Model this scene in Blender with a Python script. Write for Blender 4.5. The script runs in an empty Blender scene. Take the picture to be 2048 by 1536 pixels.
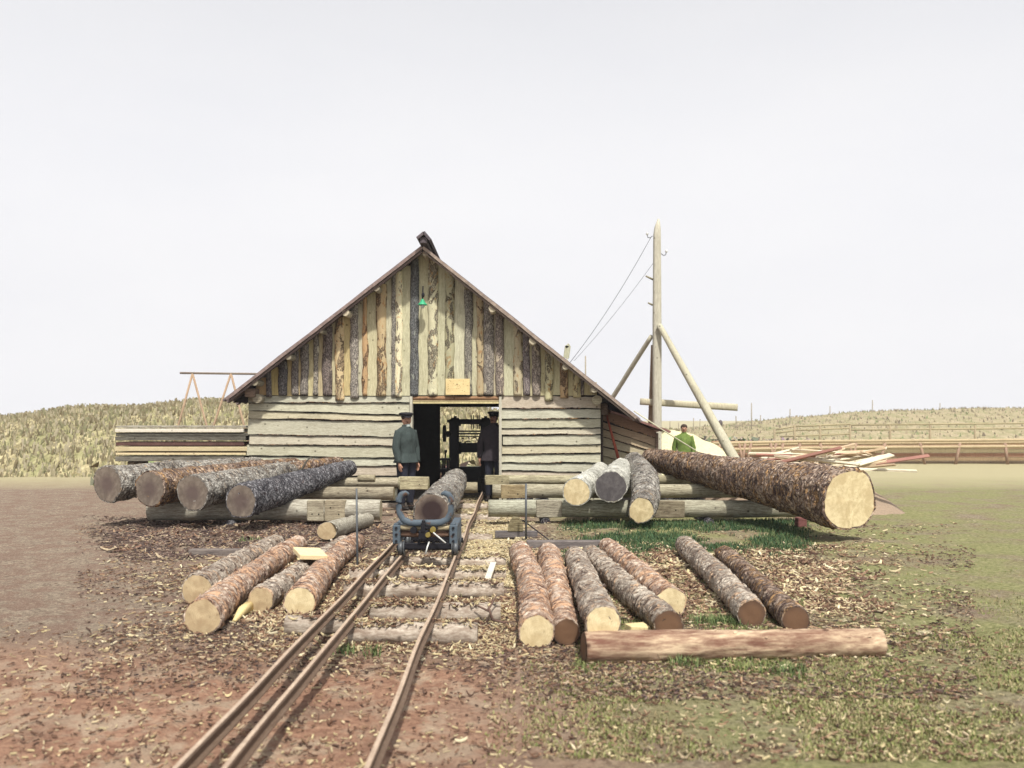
import bpy, bmesh, math, random
from mathutils import Vector, Matrix, noise, Quaternion
random.seed(7)
S = bpy.context.scene
COL = S.collection
FPX, H, CX, CY = 1850.0, 1.58, 1024.0, 840.0
R = math.radians
def P(x, y, Y): return Vector(((x-CX)*Y/FPX, Y, H-(y-CY)*Y/FPX))
def G(x, y, z=0.0):
    Y = FPX*(H-z)/(y-CY); return Vector(((x-CX)*Y/FPX, Y, z))
def nz(*a): return noise.noise(Vector(a))

# ------------------------------------------------------------------ materials
class NT:
    def __init__(s, name):
        s.m = bpy.data.materials.new(name); s.m.use_nodes = True
        s.t = s.m.node_tree; s.b = s.t.nodes['Principled BSDF']
    def n(s, typ, **kw):
        o = s.t.nodes.new(typ)
        for k, v in kw.items():
            if k.startswith('i_'):
                key = k[2:]; key = int(key) if key.isdigit() else key.replace('_', ' ')
                o.inputs[key].default_value = v
            else: setattr(o, k, v)
        return o
    def l(s, a, ao, b, bi): s.t.links.new(a.outputs[ao], b.inputs[bi])
    def coord(s, scale=(1,1,1), out='Object', rnd=True):
        tc = s.n('ShaderNodeTexCoord'); mp = s.n('ShaderNodeMapping'); mp.inputs['Scale'].default_value = scale
        s.l(tc, out, mp, 'Vector')
        if rnd:
            oi = s.n('ShaderNodeObjectInfo'); mu = s.n('ShaderNodeMath', operation='MULTIPLY'); mu.inputs[1].default_value = 37.0
            s.l(oi, 'Random', mu, 0); s.l(mu, 0, mp, 'Location')
        return mp
    def noise(s, vec, scale, detail=5, rough=.6, dist=0):
        o = s.n('ShaderNodeTexNoise'); o.inputs['Scale'].default_value = scale; o.inputs['Detail'].default_value = detail
        o.inputs['Roughness'].default_value = rough; o.inputs['Distortion'].default_value = dist
        if vec: s.l(vec, 0, o, 'Vector')
        return o
    def ramp(s, src, stops, out=0, interp='LINEAR'):
        r = s.n('ShaderNodeValToRGB'); cr = r.color_ramp; cr.interpolation = interp
        while len(cr.elements) < len(stops): cr.elements.new(.5)
        for e, (p, c) in zip(cr.elements, stops):
            e.position = p; e.color = (c, c, c, 1) if isinstance(c, (int, float)) else (*c, 1)
        s.l(src, out, r, 'Fac'); return r
    def mix(s, fac, a, b, mode='MIX'):
        o = s.n('ShaderNodeMix', data_type='RGBA', blend_type=mode)
        for v, i in ((fac, 0), (a, 6), (b, 7)):
            if isinstance(v, (int, float)): o.inputs[i].default_value = v
            elif isinstance(v, tuple): o.inputs[i].default_value = (*v, 1)
            else:
                sock = v.outputs[2] if v.bl_idname == 'ShaderNodeMix' else v.outputs['Color'] if 'Color' in v.outputs else v.outputs[0]
                s.t.links.new(sock, o.inputs[i])
        return o
    def out(s, col, rough=.85, bump=None, bstr=.5, bdist=.01, spec=.2):
        if isinstance(col, tuple): s.b.inputs['Base Color'].default_value = (*col, 1)
        else:
            sock = col.outputs[2] if col.bl_idname == 'ShaderNodeMix' else col.outputs['Color'] if 'Color' in col.outputs else col.outputs[0]
            s.t.links.new(sock, s.b.inputs['Base Color'])
        s.b.inputs['Roughness'].default_value = rough; s.b.inputs['Specular IOR Level'].default_value = spec
        if bump:
            bp = s.n('ShaderNodeBump'); bp.inputs['Strength'].default_value = bstr; bp.inputs['Distance'].default_value = bdist
            s.t.links.new(bump.outputs[0], bp.inputs['Height']); s.l(bp, 0, s.b, 'Normal')
        return s.m

def bark(name, base, light, peel, crack, peelamt=.5, scale=14, plates=.6, stretch=(1, .55, 1), arcs=1.0):
    """base/light: bark colours, peel: inner bark where flakes have come off, crack: furrows"""
    t = NT(name); v = t.coord(stretch)
    w = t.noise(v, scale*.5, 4, .6)
    wv = t.n('ShaderNodeMix', data_type='RGBA', blend_type='ADD'); wv.inputs[0].default_value = .30
    t.l(v, 0, wv, 6); t.l(w, 'Color', wv, 7)
    vo = t.n('ShaderNodeTexVoronoi', feature='DISTANCE_TO_EDGE'); vo.inputs['Scale'].default_value = scale
    t.t.links.new(wv.outputs[2], vo.inputs['Vector'])
    fine = t.noise(v, scale*2.4, 7, .78)
    c = t.mix(t.ramp(fine, [(.41, 0.0), (.57, 1.0)]), base, light)
    bt = t.noise(v, scale*.8, 6, .75, .6)
    bl = t.noise(v, 3.1, 5, .65); c = t.mix(t.ramp(bl, [(.45, 0.0), (.62, .65)]), c, tuple(q*.62 for q in base))
    # patches where the bark has flaked off, with ragged edges
    pv = t.coord((1.0, 1.5, 1.0)); pat = t.noise(pv, 5.2, 8, .72)
    k = .64-peelamt*.13
    c = t.mix(t.ramp(pat, [(k, 0.0), (k+.02, .95), (k+.13, .6)]), c, peel)
    rim = t.ramp(pat, [(k-.028, 0.0), (k-.006, .9), (k+.006, .0)]); c = t.mix(rim, c, crack)
    c = t.mix(t.ramp(bt, [(.36, .95), (.42, 0.0)]), c, tuple((q+p)/2*.8 for q, p in zip(base, crack)))
    ck = t.ramp(vo, [(0.0, plates), (.06, plates*.75), (.16, 0.0)]); c = t.mix(ck, c, crack)
    # crescents running round the stem, two sizes
    hs = []
    for sc, st, wd in ((3.2, 3.8, .085), (7.5, 3.6, .065)):
        rv = t.coord((1, st, 1)); arc = t.noise(rv, sc, 3, .5, .5); hs.append(arc)
        gate = t.noise(t.coord((1, 1, 1)), sc*1.7, 2, .5)
        m1 = t.ramp(arc, [(.50-wd, 0.0), (.50, .95*arcs), (.50+wd*.5, 0.0)]); m2 = t.ramp(gate, [(.46, 0.0), (.54, 1.0)])
        mm = t.n('ShaderNodeMath', operation='MULTIPLY'); t.l(m1, 0, mm, 0); t.l(m2, 0, mm, 1)
        b2 = t.ramp(arc, [(.50, 0.0), (.505+wd*.3, .8), (.52+wd*.9, 0.0)]); m3 = t.n('ShaderNodeMath', operation='MULTIPLY'); t.l(b2, 0, m3, 0); t.l(m2, 0, m3, 1)
        m4 = t.n('ShaderNodeMath', operation='MULTIPLY'); m4.inputs[1].default_value = min(1, peelamt*1.2); t.l(m3, 0, m4, 0)
        c = t.mix(m4, c, peel); c = t.mix(mm, c, crack)
    dots = t.noise(v, scale*2.0, 4, .7); c = t.mix(t.ramp(dots, [(.28, 1.0), (.36, 0.0)]), c, crack)
    h = t.mix(.5, vo, fine, 'MULTIPLY'); h2 = t.mix(.6, h, hs[0], 'ADD')
    bp = t.n('ShaderNodeBump'); bp.inputs['Strength'].default_value = 1.0; bp.inputs['Distance'].default_value = .03
    t.t.links.new(h2.outputs[2], bp.inputs['Height']); t.l(bp, 0, t.b, 'Normal')
    return t.out(c, .9, spec=.15)

def cutface(name, c_a, c_b, rim, rot=None, rots=.3):
    t = NT(name); v = t.coord(rnd=False)
    sp = t.n('ShaderNodeSeparateXYZ'); t.l(v, 0, sp, 0)
    cb = t.n('ShaderNodeCombineXYZ'); t.l(sp, 'X', cb, 'X'); t.l(sp, 'Z', cb, 'Y')
    ln = t.n('ShaderNodeVectorMath', operation='LENGTH'); t.l(cb, 0, ln, 0)
    nn = t.noise(v, 9, 4); ad = t.n('ShaderNodeMath', operation='MULTIPLY_ADD'); ad.inputs[1].default_value = .03
    t.l(nn, 0, ad, 0); t.l(ln, 'Value', ad, 2)
    sn = t.n('ShaderNodeMath', operation='SINE'); m = t.n('ShaderNodeMath', operation='MULTIPLY'); m.inputs[1].default_value = 420
    t.l(ad, 0, m, 0); t.l(m, 0, sn, 0)
    c = t.mix(t.ramp(sn, [(0, 0.0), (1, .55)]), c_a, c_b)
    st = t.noise(v, 14, 6, .7); c = t.mix(t.ramp(st, [(.45, 0.0), (.75, .7)]), c, rim)
    bg_ = t.noise(v, 5.5, 5, .65, .6); c = t.mix(t.ramp(bg_, [(.42, 0.0), (.60, .75)]), c, tuple(q*.8+p*.2 for q, p in zip(rim, c_a)))
    dk = t.noise(v, 30, 5, .8); c = t.mix(t.ramp(dk, [(.60, 0.0), (.68, .6)]), c, tuple(q*.45 for q in rim))
    if rot:
        c = t.mix(t.ramp(ad, [(rots*.25, 1.0), (rots*.55, 0.0)]), c, rot)
    # radial checks
    at = t.n('ShaderNodeMath', operation='ARCTAN2'); t.l(sp, 'X', at, 0); t.l(sp, 'Z', at, 1)
    cx = t.n('ShaderNodeCombineXYZ'); t.l(at, 0, cx, 'X'); ra = t.noise(cx, 3.2, 5, .8)
    c = t.mix(t.ramp(ra, [(.62, 0.0), (.66, .6), (.69, 0.0)]), c, tuple(x*.35 for x in rim))
    return t.out(c, .85, st, .35, .004)

def wood(name, col, dark, grain=(1, 1, 14), knots=True, attr=True, rough=.85, streak=.55, spec=.15, gscale=6):
    """weathered timber; grain = coordinate stretch (small along the fibre)"""
    t = NT(name); v = t.coord(grain)
    g = t.noise(v, gscale, 6, .7); g2 = t.noise(v, gscale*4, 5, .75)
    c = t.mix(t.ramp(g, [(.35, streak), (.62, 0.0)]), col, dark)
    c = t.mix(t.ramp(g2, [(.40, .45), (.58, 0.0)]), c, dark)
    vi = t.coord((1, 1, 1)); st = t.noise(vi, 2.2, 5, .7)
    c = t.mix(t.ramp(st, [(.5, 0.0), (.75, .35)]), c, tuple(x*.6 for x in dark))
    if knots:
        vk = t.coord(tuple(max(.35, min(1.0, q/6)) if q != max(grain) else 1.0 for q in grain))
        vo = t.n('ShaderNodeTexVoronoi'); vo.inputs['Scale'].default_value = 5.5; vo.inputs['Randomness'].default_value = 1
        t.l(t.coord((1, 1, 1)), 0, vo, 'Vector')
        c = t.mix(t.ramp(vo, [(.05, .85), (.10, .3), (.14, 0.0)]), c, tuple(x*.35 for x in dark))
    if attr:
        a = t.n('ShaderNodeAttribute', attribute_name='Col'); c = t.mix(1.0, c, a, 'MULTIPLY')
    return t.out(c, rough, g2, .4, .006, spec)

def plain(name, col, rough=.7, metal=0, var=.3, scale=12, bump=.2, bd=.004):
    t = NT(name); v = t.coord(); n1 = t.noise(v, scale, 6, .7)
    c = t.mix(t.ramp(n1, [(.35, 1.0), (.7, 0.0)]), col, tuple(x*(1-var) for x in col))
    m = t.out(c, rough, n1, bump, bd, .3); t.b.inputs['Metallic'].default_value = metal
    return m
def attrmat(name, rough=.85, scale=30, var=.35, mul=1.0):
    t = NT(name); a = t.n('ShaderNodeAttribute', attribute_name='Col'); n1 = t.noise(t.coord(rnd=False), scale, 5, .7)
    k = t.ramp(n1, [(.3, (1-var)*mul), (.7, 1.0*mul)]); c = t.mix(1.0, a, k, 'MULTIPLY')
    return t.out(c, rough, n1, .3, .004)

M = {}
M['bark_grey'] = bark('bark_grey', (.23, .185, .15), (.62, .56, .47), (.50, .34, .22), (.04, .022, .020), .45, 12, .12)
M['bark_pink'] = bark('bark_salmon', (.28, .185, .14), (.68, .57, .46), (.54, .33, .20), (.05, .020, .018), .85, 10, .15)
M['bark_dark'] = bark('bark_dark_furrowed', (.045, .042, .05), (.40, .40, .42), (.15, .09, .08), (.007, .007, .012), .12, 15, .9, (.8, 1.0, .8), arcs=.6)
M['bark_rust'] = bark('bark_rust', (.15, .095, .075), (.52, .42, .33), (.50, .30, .13), (.020, .010, .013), .50, 11, .8, (.85, 1.0, .85))
M['bark_birch'] = bark('bark_pale', (.42, .42, .37), (.70, .70, .63), (.54, .51, .40), (.07, .06, .055), .10, 14, .04, arcs=.55)
M['bark_speck'] = bark('bark_speckled', (.17, .155, .14), (.58, .56, .50), (.42, .31, .20), (.022, .018, .02), .30, 16, .5)
M['cut_pale'] = cutface('cut_end_pale', (.70, .60, .38), (.60, .49, .28), (.42, .32, .17))
M['cut_tan'] = cutface('cut_end_tan', (.50, .40, .25), (.42, .32, .19), (.30, .21, .12))
M['cut_brown'] = cutface('cut_end_brown', (.075, .048, .038), (.055, .035, .028), (.03, .02, .02), (.15, .085, .05), .30)
M['cut_grey'] = cutface('cut_end_grey', (.13, .12, .12), (.10, .09, .095), (.05, .045, .05))
M['cut_rot'] = cutface('cut_end_hollow', (.30, .25, .20), (.24, .19, .15), (.12, .08, .06), (.035, .022, .022), .48)
M['cut_big'] = cutface('cut_end_old', (.24, .20, .16), (.18, .145, .12), (.09, .07, .06), (.12, .09, .08), .35)
M['wall_board'] = wood('weathered_board', (.52, .51, .42), (.20, .175, .13), (.7, 6, 9), streak=.45)
M['gable_board'] = wood('upright_board', (.60, .585, .455), (.24, .21, .15), (9, 6, .6), streak=.5)
M['beam'] = wood('hewn_beam', (.52, .505, .42), (.12, .095, .075), (.8, 6, 9), streak=.8, attr=True)
M['beam_dark'] = wood('grey_beam', (.27, .26, .26), (.09, .085, .10), (.8, 6, 9), streak=.8, attr=True)
M['pole'] = wood('pale_pole', (.56, .545, .455), (.27, .245, .185), (7, 7, .5), streak=.5, attr=True)
M['roof'] = wood('roof_board', (.22, .19, .18), (.10, .085, .085), (1.2, 8, 1.2), streak=.7, attr=True, knots=False)
M['roof_red'] = wood('red_brown_board', (.23, .13, .11), (.10, .05, .05), (1.2, 8, 1.2), attr=True, knots=False)
M['fresh'] = wood('fresh_plank', (.72, .64, .42), (.50, .38, .20), (1, 8, 8), attr=True, streak=.35)
M['plankwhite'] = wood('bleached_plank', (.70, .67, .58), (.45, .40, .32), (1, 8, 8), attr=True, streak=.35)
M['sleeper'] = wood('weathered_sleeper', (.56, .50, .42), (.20, .145, .11), (1.2, 3.5, 3.5), attr=True, streak=.95, gscale=4)
M['rustylog'] = wood('stripped_log', (.60, .47, .32), (.17, .085, .06), (5, .9, 5), attr=True, streak=1.0, gscale=2.0)
M['dark_in'] = plain('shade_dark_boards', (.03, .026, .026), .95)  # near-black base colour carries the interior shade
M['iron'] = plain('black_iron', (.016, .016, .022), .55, .3)
M['bluepaint'] = plain('blue_grey_iron', (.075, .10, .125), .5, .15, .5, 20)
def rusty(name, paint, rust):
    t = NT(name); v = t.coord(); a = t.noise(v, 9, 7, .75); b2 = t.noise(v, 40, 4, .7)
    c = t.mix(t.ramp(b2, [(.35, 0.0), (.65, .5)]), paint, tuple(q*1.25 for q in paint)); c = t.mix(t.ramp(a, [(.56, 0.0), (.60, .9)]), c, rust)
    return t.out(c, .6, a, .5, .004, .3)
M['bluepaint'] = rusty('chipped_blue_grey_paint', (.07, .095, .12), (.09, .05, .035))
M['rail'] = wood('worn_rail', (.40, .33, .26), (.22, .16, .12), (6, 1.2, 6), knots=False, rough=.55)
M['rod'] = plain('grey_rod', (.12, .13, .14), .5, .4)
M['green'] = plain('green_enamel', (.06, .42, .22), .3, 0, .2)
M['porcelain'] = plain('porcelain', (.7, .72, .7), .25)
M['redpole'] = wood('red_pole', (.38, .10, .06), (.20, .05, .035), (5, 5, .6), attr=False, knots=False)
M['skin'] = plain('skin', (.42, .23, .155), .6, 0, .15)
M['skin_shade'] = plain('shaded_skin', (.30, .15, .10), .6, 0, .15)  # darker copy of the skin colour, doorway shade painted in
M['jacket'] = plain('grey_green_wool', (.052, .070, .068), .95, 0, .35, 25)
M['coat'] = plain('dark_wool', (.045, .037, .045), .95, 0, .3, 25)
M['trouser'] = plain('navy_cloth', (.022, .024, .04), .9, 0, .3, 25)
M['cap'] = plain('black_cap_cloth', (.014, .013, .02), .6)
M['shirt_green'] = plain('green_shirt_cloth', (.17, .25, .06), .9, 0, .4, 20)
M['shirt_white'] = plain('pale_shirt', (.45, .52, .50), .9)
M['hair'] = plain('brown_hair', (.05, .03, .02), .8)
M['leather'] = plain('black_leather', (.02, .016, .015), .5)
M['brass'] = plain('brass', (.34, .27, .08), .45, .5)
M['ropemat'] = plain('pale_rope', (.60, .58, .42), .9)
M['chips'] = attrmat('chip_wood'); M['grassblade'] = attrmat('grass_blade', .7, 20, .3)

# ------------------------------------------------------------------ mesh tools
class MB:
    def __init__(s): s.v = []; s.f = []; s.c = []; s.m = []; s.smooth = []
    def add(s, verts, faces, col=(1, 1, 1), mi=0, sm=False):
        o = len(s.v); s.v += [tuple(v) for v in verts]
        for f in faces: s.f.append(tuple(i+o for i in f)); s.c.append(col); s.m.append(mi); s.smooth.append(sm)
    def box(s, c, d, rot=None, col=(1, 1, 1), mi=0, jit=0):
        c = Vector(c); hx, hy, hz = d[0]/2, d[1]/2, d[2]/2
        b = min(d)*.08
        bm = bmesh.new(); bmesh.ops.create_cube(bm, size=1)
        for v in bm.verts: v.co = Vector((v.co.x*2*hx, v.co.y*2*hy, v.co.z*2*hz)) + Vector([random.uniform(-jit, jit) for _ in range(3)])
        bmesh.ops.bevel(bm, geom=bm.edges[:], offset=b, segments=1, affect='EDGES')
        vs = [((rot @ v.co) if rot else v.co)+c for v in bm.verts]
        s.add(vs, [[v.index for v in f.verts] for f in bm.faces], col, mi); bm.free()
    def tube(s, pts, rads, seg=16, col=(1, 1, 1), mi=0, rough=0, sub=0, seed=0, cap=True, sq=0):
        pts = [Vector(p) for p in pts]
        if not isinstance(rads, (list, tuple)): rads = [rads]*len(pts)
        if sub:
            q = []; rr = []
            L = [(pts[i+1]-pts[i]).length for i in range(len(pts)-1)]
            for i in range(len(pts)-1):
                n = max(1, int(L[i]/sub))
                for k in range(n): q.append(pts[i].lerp(pts[i+1], k/n)); rr.append(rads[i]*(1-k/n)+rads[i+1]*k/n)
            q.append(pts[-1]); rr.append(rads[-1]); pts, rads = q, rr
        ax = (pts[-1]-pts[0]).normalized(); up = Vector((0, 0, 1)) if abs(ax.z) < .9 else Vector((0, 1, 0))
        verts = []; n = len(pts)
        for i, p in enumerate(pts):
            t = (pts[min(i+1, n-1)]-pts[max(i-1, 0)]).normalized()
            u = t.cross(up).normalized(); w = u.cross(t).normalized()
            for k in range(seg):
                a = 2*math.pi*k/seg; r = rads[i]
                if sq: r *= 1/ (abs(math.cos(a))**sq+abs(math.sin(a))**sq)**(1/sq)
                d = u*math.cos(a)+w*math.sin(a)
                if rough: r *= 1+rough*(nz(p.x*2+d.x*1.2+seed, p.y*2+d.y*1.2, p.z*2+d.z*1.2) + .5*nz(p.x*9+d.x*3+seed, p.y*9+d.y*3, p.z*9+d.z*3))
                verts.append(p+d*r)
        f = [(i*seg+k, i*seg+(k+1) % seg, (i+1)*seg+(k+1) % seg, (i+1)*seg+k) for i in range(n-1) for k in range(seg)]
        s.add(verts, f, col, mi, True)
        if cap:
            o = len(s.v)-len(verts)
            s.f.append(tuple(o+k for k in reversed(range(seg)))); s.f.append(tuple(o+(n-1)*seg+k for k in range(seg)))
            s.c += [col]*2; s.m += [mi]*2; s.smooth += [False]*2
    def ell(s, c, r, col=(1, 1, 1), mi=0, rot=None, seg=16, ring=10, z0=-1, z1=1):
        c = Vector(c); v = []
        for i in range(ring+1):
            z = z0+(z1-z0)*i/ring if (z0 > -1 or z1 < 1) else -math.cos(math.pi*i/ring)
            q = math.sqrt(max(0, 1-z*z))
            for k in range(seg):
                a = 2*math.pi*k/seg; d = Vector((q*math.cos(a)*r[0], q*math.sin(a)*r[1], z*r[2]))
                v.append((rot @ d if rot else d)+c)
        f = [(i*seg+k, i*seg+(k+1) % seg, (i+1)*seg+(k+1) % seg, (i+1)*seg+k) for i in range(ring) for k in range(seg)]
        s.add(v, f, col, mi, True)
    def build(s, name, mats, parent=None, origin=None):
        me = bpy.data.meshes.new(name)
        org = Vector(origin) if origin else None
        if org is None and parent is None and s.v:
            xs = [v[0] for v in s.v]; ys = [v[1] for v in s.v]; zs = [v[2] for v in s.v]
            org = Vector(((min(xs)+max(xs))/2, (min(ys)+max(ys))/2, min(zs)))
        if org is None: org = parent_origin(parent)
        me.from_pydata([tuple(Vector(v)-org) for v in s.v], [], s.f)
        ca = me.color_attributes.new('Col', 'FLOAT_COLOR', 'CORNER')
        buf = []
        for f, c in zip(s.f, s.c):
            c = (*c, 1.0) if len(c) == 3 else c
            buf += list(c)*len(f)
        ca.data.foreach_set('color', buf)
        me.polygons.foreach_set('material_index', s.m); me.polygons.foreach_set('use_smooth', s.smooth)
        for m in (mats if isinstance(mats, list) else [mats]): me.materials.append(m)
        me.update()
        o = bpy.data.objects.new(name, me); COL.objects.link(o)
        if parent: o.parent = parent; o.location = org-parent_origin(parent)
        else: o.location = org
        return o
def parent_origin(p):
    o = Vector((0, 0, 0))
    while p is not None: o += p.location; p = p.parent
    return o
def empty(name, loc, label=None, cat=None, group=None):
    o = bpy.data.objects.new(name, None); COL.objects.link(o); o.location = loc; o.empty_display_size = .1
    if label: tag(o, label, cat, group)
    return o
def tag(o, label=None, cat=None, group=None, kind=None):
    if label: o['label'] = label
    if cat: o['category'] = cat
    if group: o['group'] = group
    if kind: o['kind'] = kind
    return o

# ------------------------------------------------------------------ logs
def make_log(name, label, cat, pts, rads, mat, cap, group=None, seed=0, flakes=90, rough=.05, step=.016, seg=40, steps=1.0, tilt=0, cap_sc=.93, farcap=None, stubs=2):
    pts = [Vector(p) for p in pts]
    ax = (pts[-1]-pts[0]); L = ax.length; rot = Vector((0, 1, 0)).rotation_difference(ax)
    inv = rot.inverted(); lp = [inv @ (p-pts[0]) for p in pts]
    n = max(6, int(L/step)); rnd = random.Random(seed*13+5)
    def path(t):
        if len(lp) == 2: return lp[0].lerp(lp[1], t)
        a, b, c = lp; ctl = b*2-(a+c)*.5
        return a*(1-t)**2+ctl*2*t*(1-t)+c*t*t
    def rad(t):
        if len(rads) == 2: return rads[0]*(1-t)+rads[1]*t
        return rads[0]*(1-t)**2+(rads[1]*2-(rads[0]+rads[2])*.5)*2*t*(1-t)+rads[2]*t*t
    bow = (rnd.uniform(-.055, .055), rnd.uniform(-.012, .02))
    knots = [(rnd.random(), rnd.uniform(0, 6.28), rnd.uniform(.05, .16)) for _ in range(int(L*3))]
    mb = MB(); verts = []; rings = []
    for i in range(n+1):
        t = i/n; c = path(t); r0 = rad(t); s = math.sin(math.pi*t)*L*.25
        cc = c+Vector((bow[0]*s, 0, bow[1]*s)); ring = []
        for k in range(seg):
            a = 2*math.pi*k/seg; dx, dz = math.cos(a), math.sin(a)
            q = 1+rough*(nz(dx*1.1+seed*3.1, t*L*1.1, dz*1.1)*1.3+.7*nz(dx*3+seed, t*L*4, dz*3)+.55*nz(dx*6.5, t*L*15+seed, dz*6.5))
            if steps:
                yl = t*L; ph = yl*5.5+1.6*nz(dx*1.4+seed, yl*.9, dz*1.4)+.5*nz(dx*4, yl*3+seed, dz*4); fr = ph-math.floor(ph)
                ph2 = yl*15+2.2*nz(dx*2.2+seed+9, yl*1.7, dz*2.2); f2 = ph2-math.floor(ph2)
                q += steps*max(0, nz(dx*1.2+seed+5, yl*1.1, dz*1.2)+.30)*(.13*(1-fr)**1.5+.045*(1-f2)**1.5)
            for kt, ka, ks in knots:
                da = (a-ka+math.pi) % (2*math.pi)-math.pi; dd = ((t-kt)*L/.05)**2+(da*r0/.045)**2
                if dd < 6: q += ks*math.exp(-dd)
            yy = cc.y+(dx*tilt*r0 if i == 0 else 0)
            ring.append(Vector((cc.x+dx*r0*q, yy, cc.z+dz*r0*q)))
        verts += ring; rings.append(ring)
    mb.add(verts, [(i*seg+k, (i+1)*seg+k, (i+1)*seg+(k+1) % seg, i*seg+(k+1) % seg) for i in range(n) for k in range(seg)], sm=True)
    mb.f.append(tuple(range(seg))); mb.f.append(tuple(n*seg+k for k in reversed(range(seg)))); mb.c += [(1, 1, 1)]*2; mb.m += [0, 1]; mb.smooth += [False]*2
    # loose bark flakes lifting off the stem
    for _ in range(int(flakes*L)):
        t = rnd.uniform(.01, .97); a = rnd.uniform(0, 6.28); i = int(t*n); k = int(a/6.283*seg) % seg
        p = rings[i][k]; c = path(i/n); d = (p-c); d.y = 0; d.normalize(); tx = Vector((-d.z, 0, d.x))
        w = rnd.uniform(.015, .05); l = rnd.uniform(.008, .028); lift = rnd.uniform(.002, .012)
        q0 = p-tx*w/2-d*.002; q1 = p+tx*w/2-d*.002
        mb.add([q0, q1, q1+Vector((0, l, 0))+d*lift, (q0+q1)/2+Vector((0, l*1.3, 0))+d*(lift+.002), q0+Vector((0, l, 0))+d*lift], [(0, 1, 2, 3, 4)])
    for _ in range(stubs):
        t = rnd.uniform(.1, .9); a = rnd.uniform(.2, 2.9); i = int(t*n); k = int(a/6.283*seg); p = rings[i][k]; d = (p-path(i/n)).normalized()
        mb.tube([p-d*.03, p+d*rnd.uniform(.012, .035)], [.018, .013], 8)
    o = mb.build(name, [mat, farcap or cap], origin=(0, 0, 0))
    o.location = pts[0]; o.rotation_mode = 'QUATERNION'; o.rotation_quaternion = rot
    tag(o, label, cat, group)
    cb = MB(); ring = rings[0]; c0 = Vector((0, 0, 0)); vs = []
    for j, sc in enumerate((cap_sc, .7, .45, .2)):
        for p in ring:
            q = p*sc; q.y = p.y*sc-.004+.006*nz(p.x*14*sc+seed, j, p.z*14*sc); vs.append(q)
    vs.append(Vector((0, -.004, 0)))
    fs = [(j*seg+k, j*seg+(k+1) % seg, (j+1)*seg+(k+1) % seg, (j+1)*seg+k) for j in range(3) for k in range(seg)]
    fs += [(3*seg+k, 3*seg+(k+1) % seg, 4*seg) for k in range(seg)]
    cb.add(vs, fs, sm=True)
    e = cb.build('cut_end', cap, origin=(0, 0, 0)); e.location = (0, 0, 0); e.parent = o
    return o

def glog(label, n, f, mat, cap, group, seed, z=0, **kw):
    """n,f = (x, y_centre, r_px) of near and far end, resting on the ground"""
    out = []
    for x, y, r in (n, f):
        Y = FPX*H/(y+r-CY); out.append((P(x, y, Y), r*Y/FPX))
    for k in range(2):
        p, r = out[k]; p.z = r*.93+(z if k == 0 else 0)
    return make_log('felled_log', label, 'log', [out[0][0], out[1][0]], [out[0][1], out[1][1]], M[mat], M[cap], group, seed, **kw)

gl = 'logs lying on the ground left of the track'; gr = 'logs lying on the ground right of the track'
glog('mottled log with flaking bark, farthest left of the ground logs, far end bare orange', (395, 1178, 31), (553, 1086, 17), 'bark_grey', 'cut_tan', gl, 1)
glog('grey and brown log second from the left, running out of view past the small one', (405, 1232, 36), (596, 1088, 18), 'bark_pink', 'cut_tan', gl, 2)
glog('slimmer grey log whose pale sawn end sits behind the split wedge of wood', (521, 1199, 26), (690, 1085, 15), 'bark_grey', 'cut_tan', gl, 3)
glog('log with salmon patches and a large pale sawn end nearest the left rail', (600, 1203, 31), (713, 1081, 17), 'bark_pink', 'cut_pale', gl, 4, tilt=.08)
glog('thick flaky log with pale round sawn end, leftmost right of the track', (1073, 1261, 34), (1040, 1103, 22), 'bark_pink', 'cut_pale', gr, 5)
glog('log with dark red-brown end lying between two pale-ended logs', (1133, 1262, 27), (1097, 1107, 23), 'bark_pink', 'cut_brown', gr, 6)
# third log rests on the cross log
p0 = P(1207, 1246, 6.06); p1 = G(1150, 1135); p1.z = .112
make_log('felled_log', 'smooth grey log whose pale end rests on the reddish cross log', 'log', [p0, p1], [.113, .112], M['bark_grey'], M['cut_pale'], gr, 7)
glog('grey mossy log with brown hollow-looking end just behind the cross log', (1337, 1247, 29), (1181, 1108, 20), 'bark_grey', 'cut_brown', gr, 8)
glog('log with clean cream sawn end and orange far end, behind the mossy grey one', (1342, 1203, 31), (1214, 1092, 17), 'bark_pink', 'cut_pale', gr, 9)
glog('long grey log with brown end standing apart on the grass', (1503, 1226, 28), (1369, 1089, 19), 'bark_grey', 'cut_brown', gr, 10)
glog('reddish flaky log with dark end, farthest right of the ground logs', (1592, 1238, 27), (1449, 1108, 18), 'bark_rust', 'cut_brown', gr, 11)
# cross log, stripped
a = P(1168, 1296, 6.02); b = P(1760, 1285, 6.25)
make_log('felled_log', 'stripped reddish-brown log lying crosswise in front of the others', 'log', [a, b], [.103, .095], M['rustylog'], M['cut_brown'], None, 12, flakes=8, rough=.09, cap_sc=.97, steps=0)
# small angle-cut post on the left
make_log('cut_post', 'short barkless log with slanting chopped end below the left skid', 'log', [P(655, 1062, 11.9)+Vector((0, 0, 0)), P(735, 1040, 13.6)], [.115, .105], M['beam'], M['cut_tan'], None, 14, flakes=0, tilt=.7, cap_sc=.97, steps=0)
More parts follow.
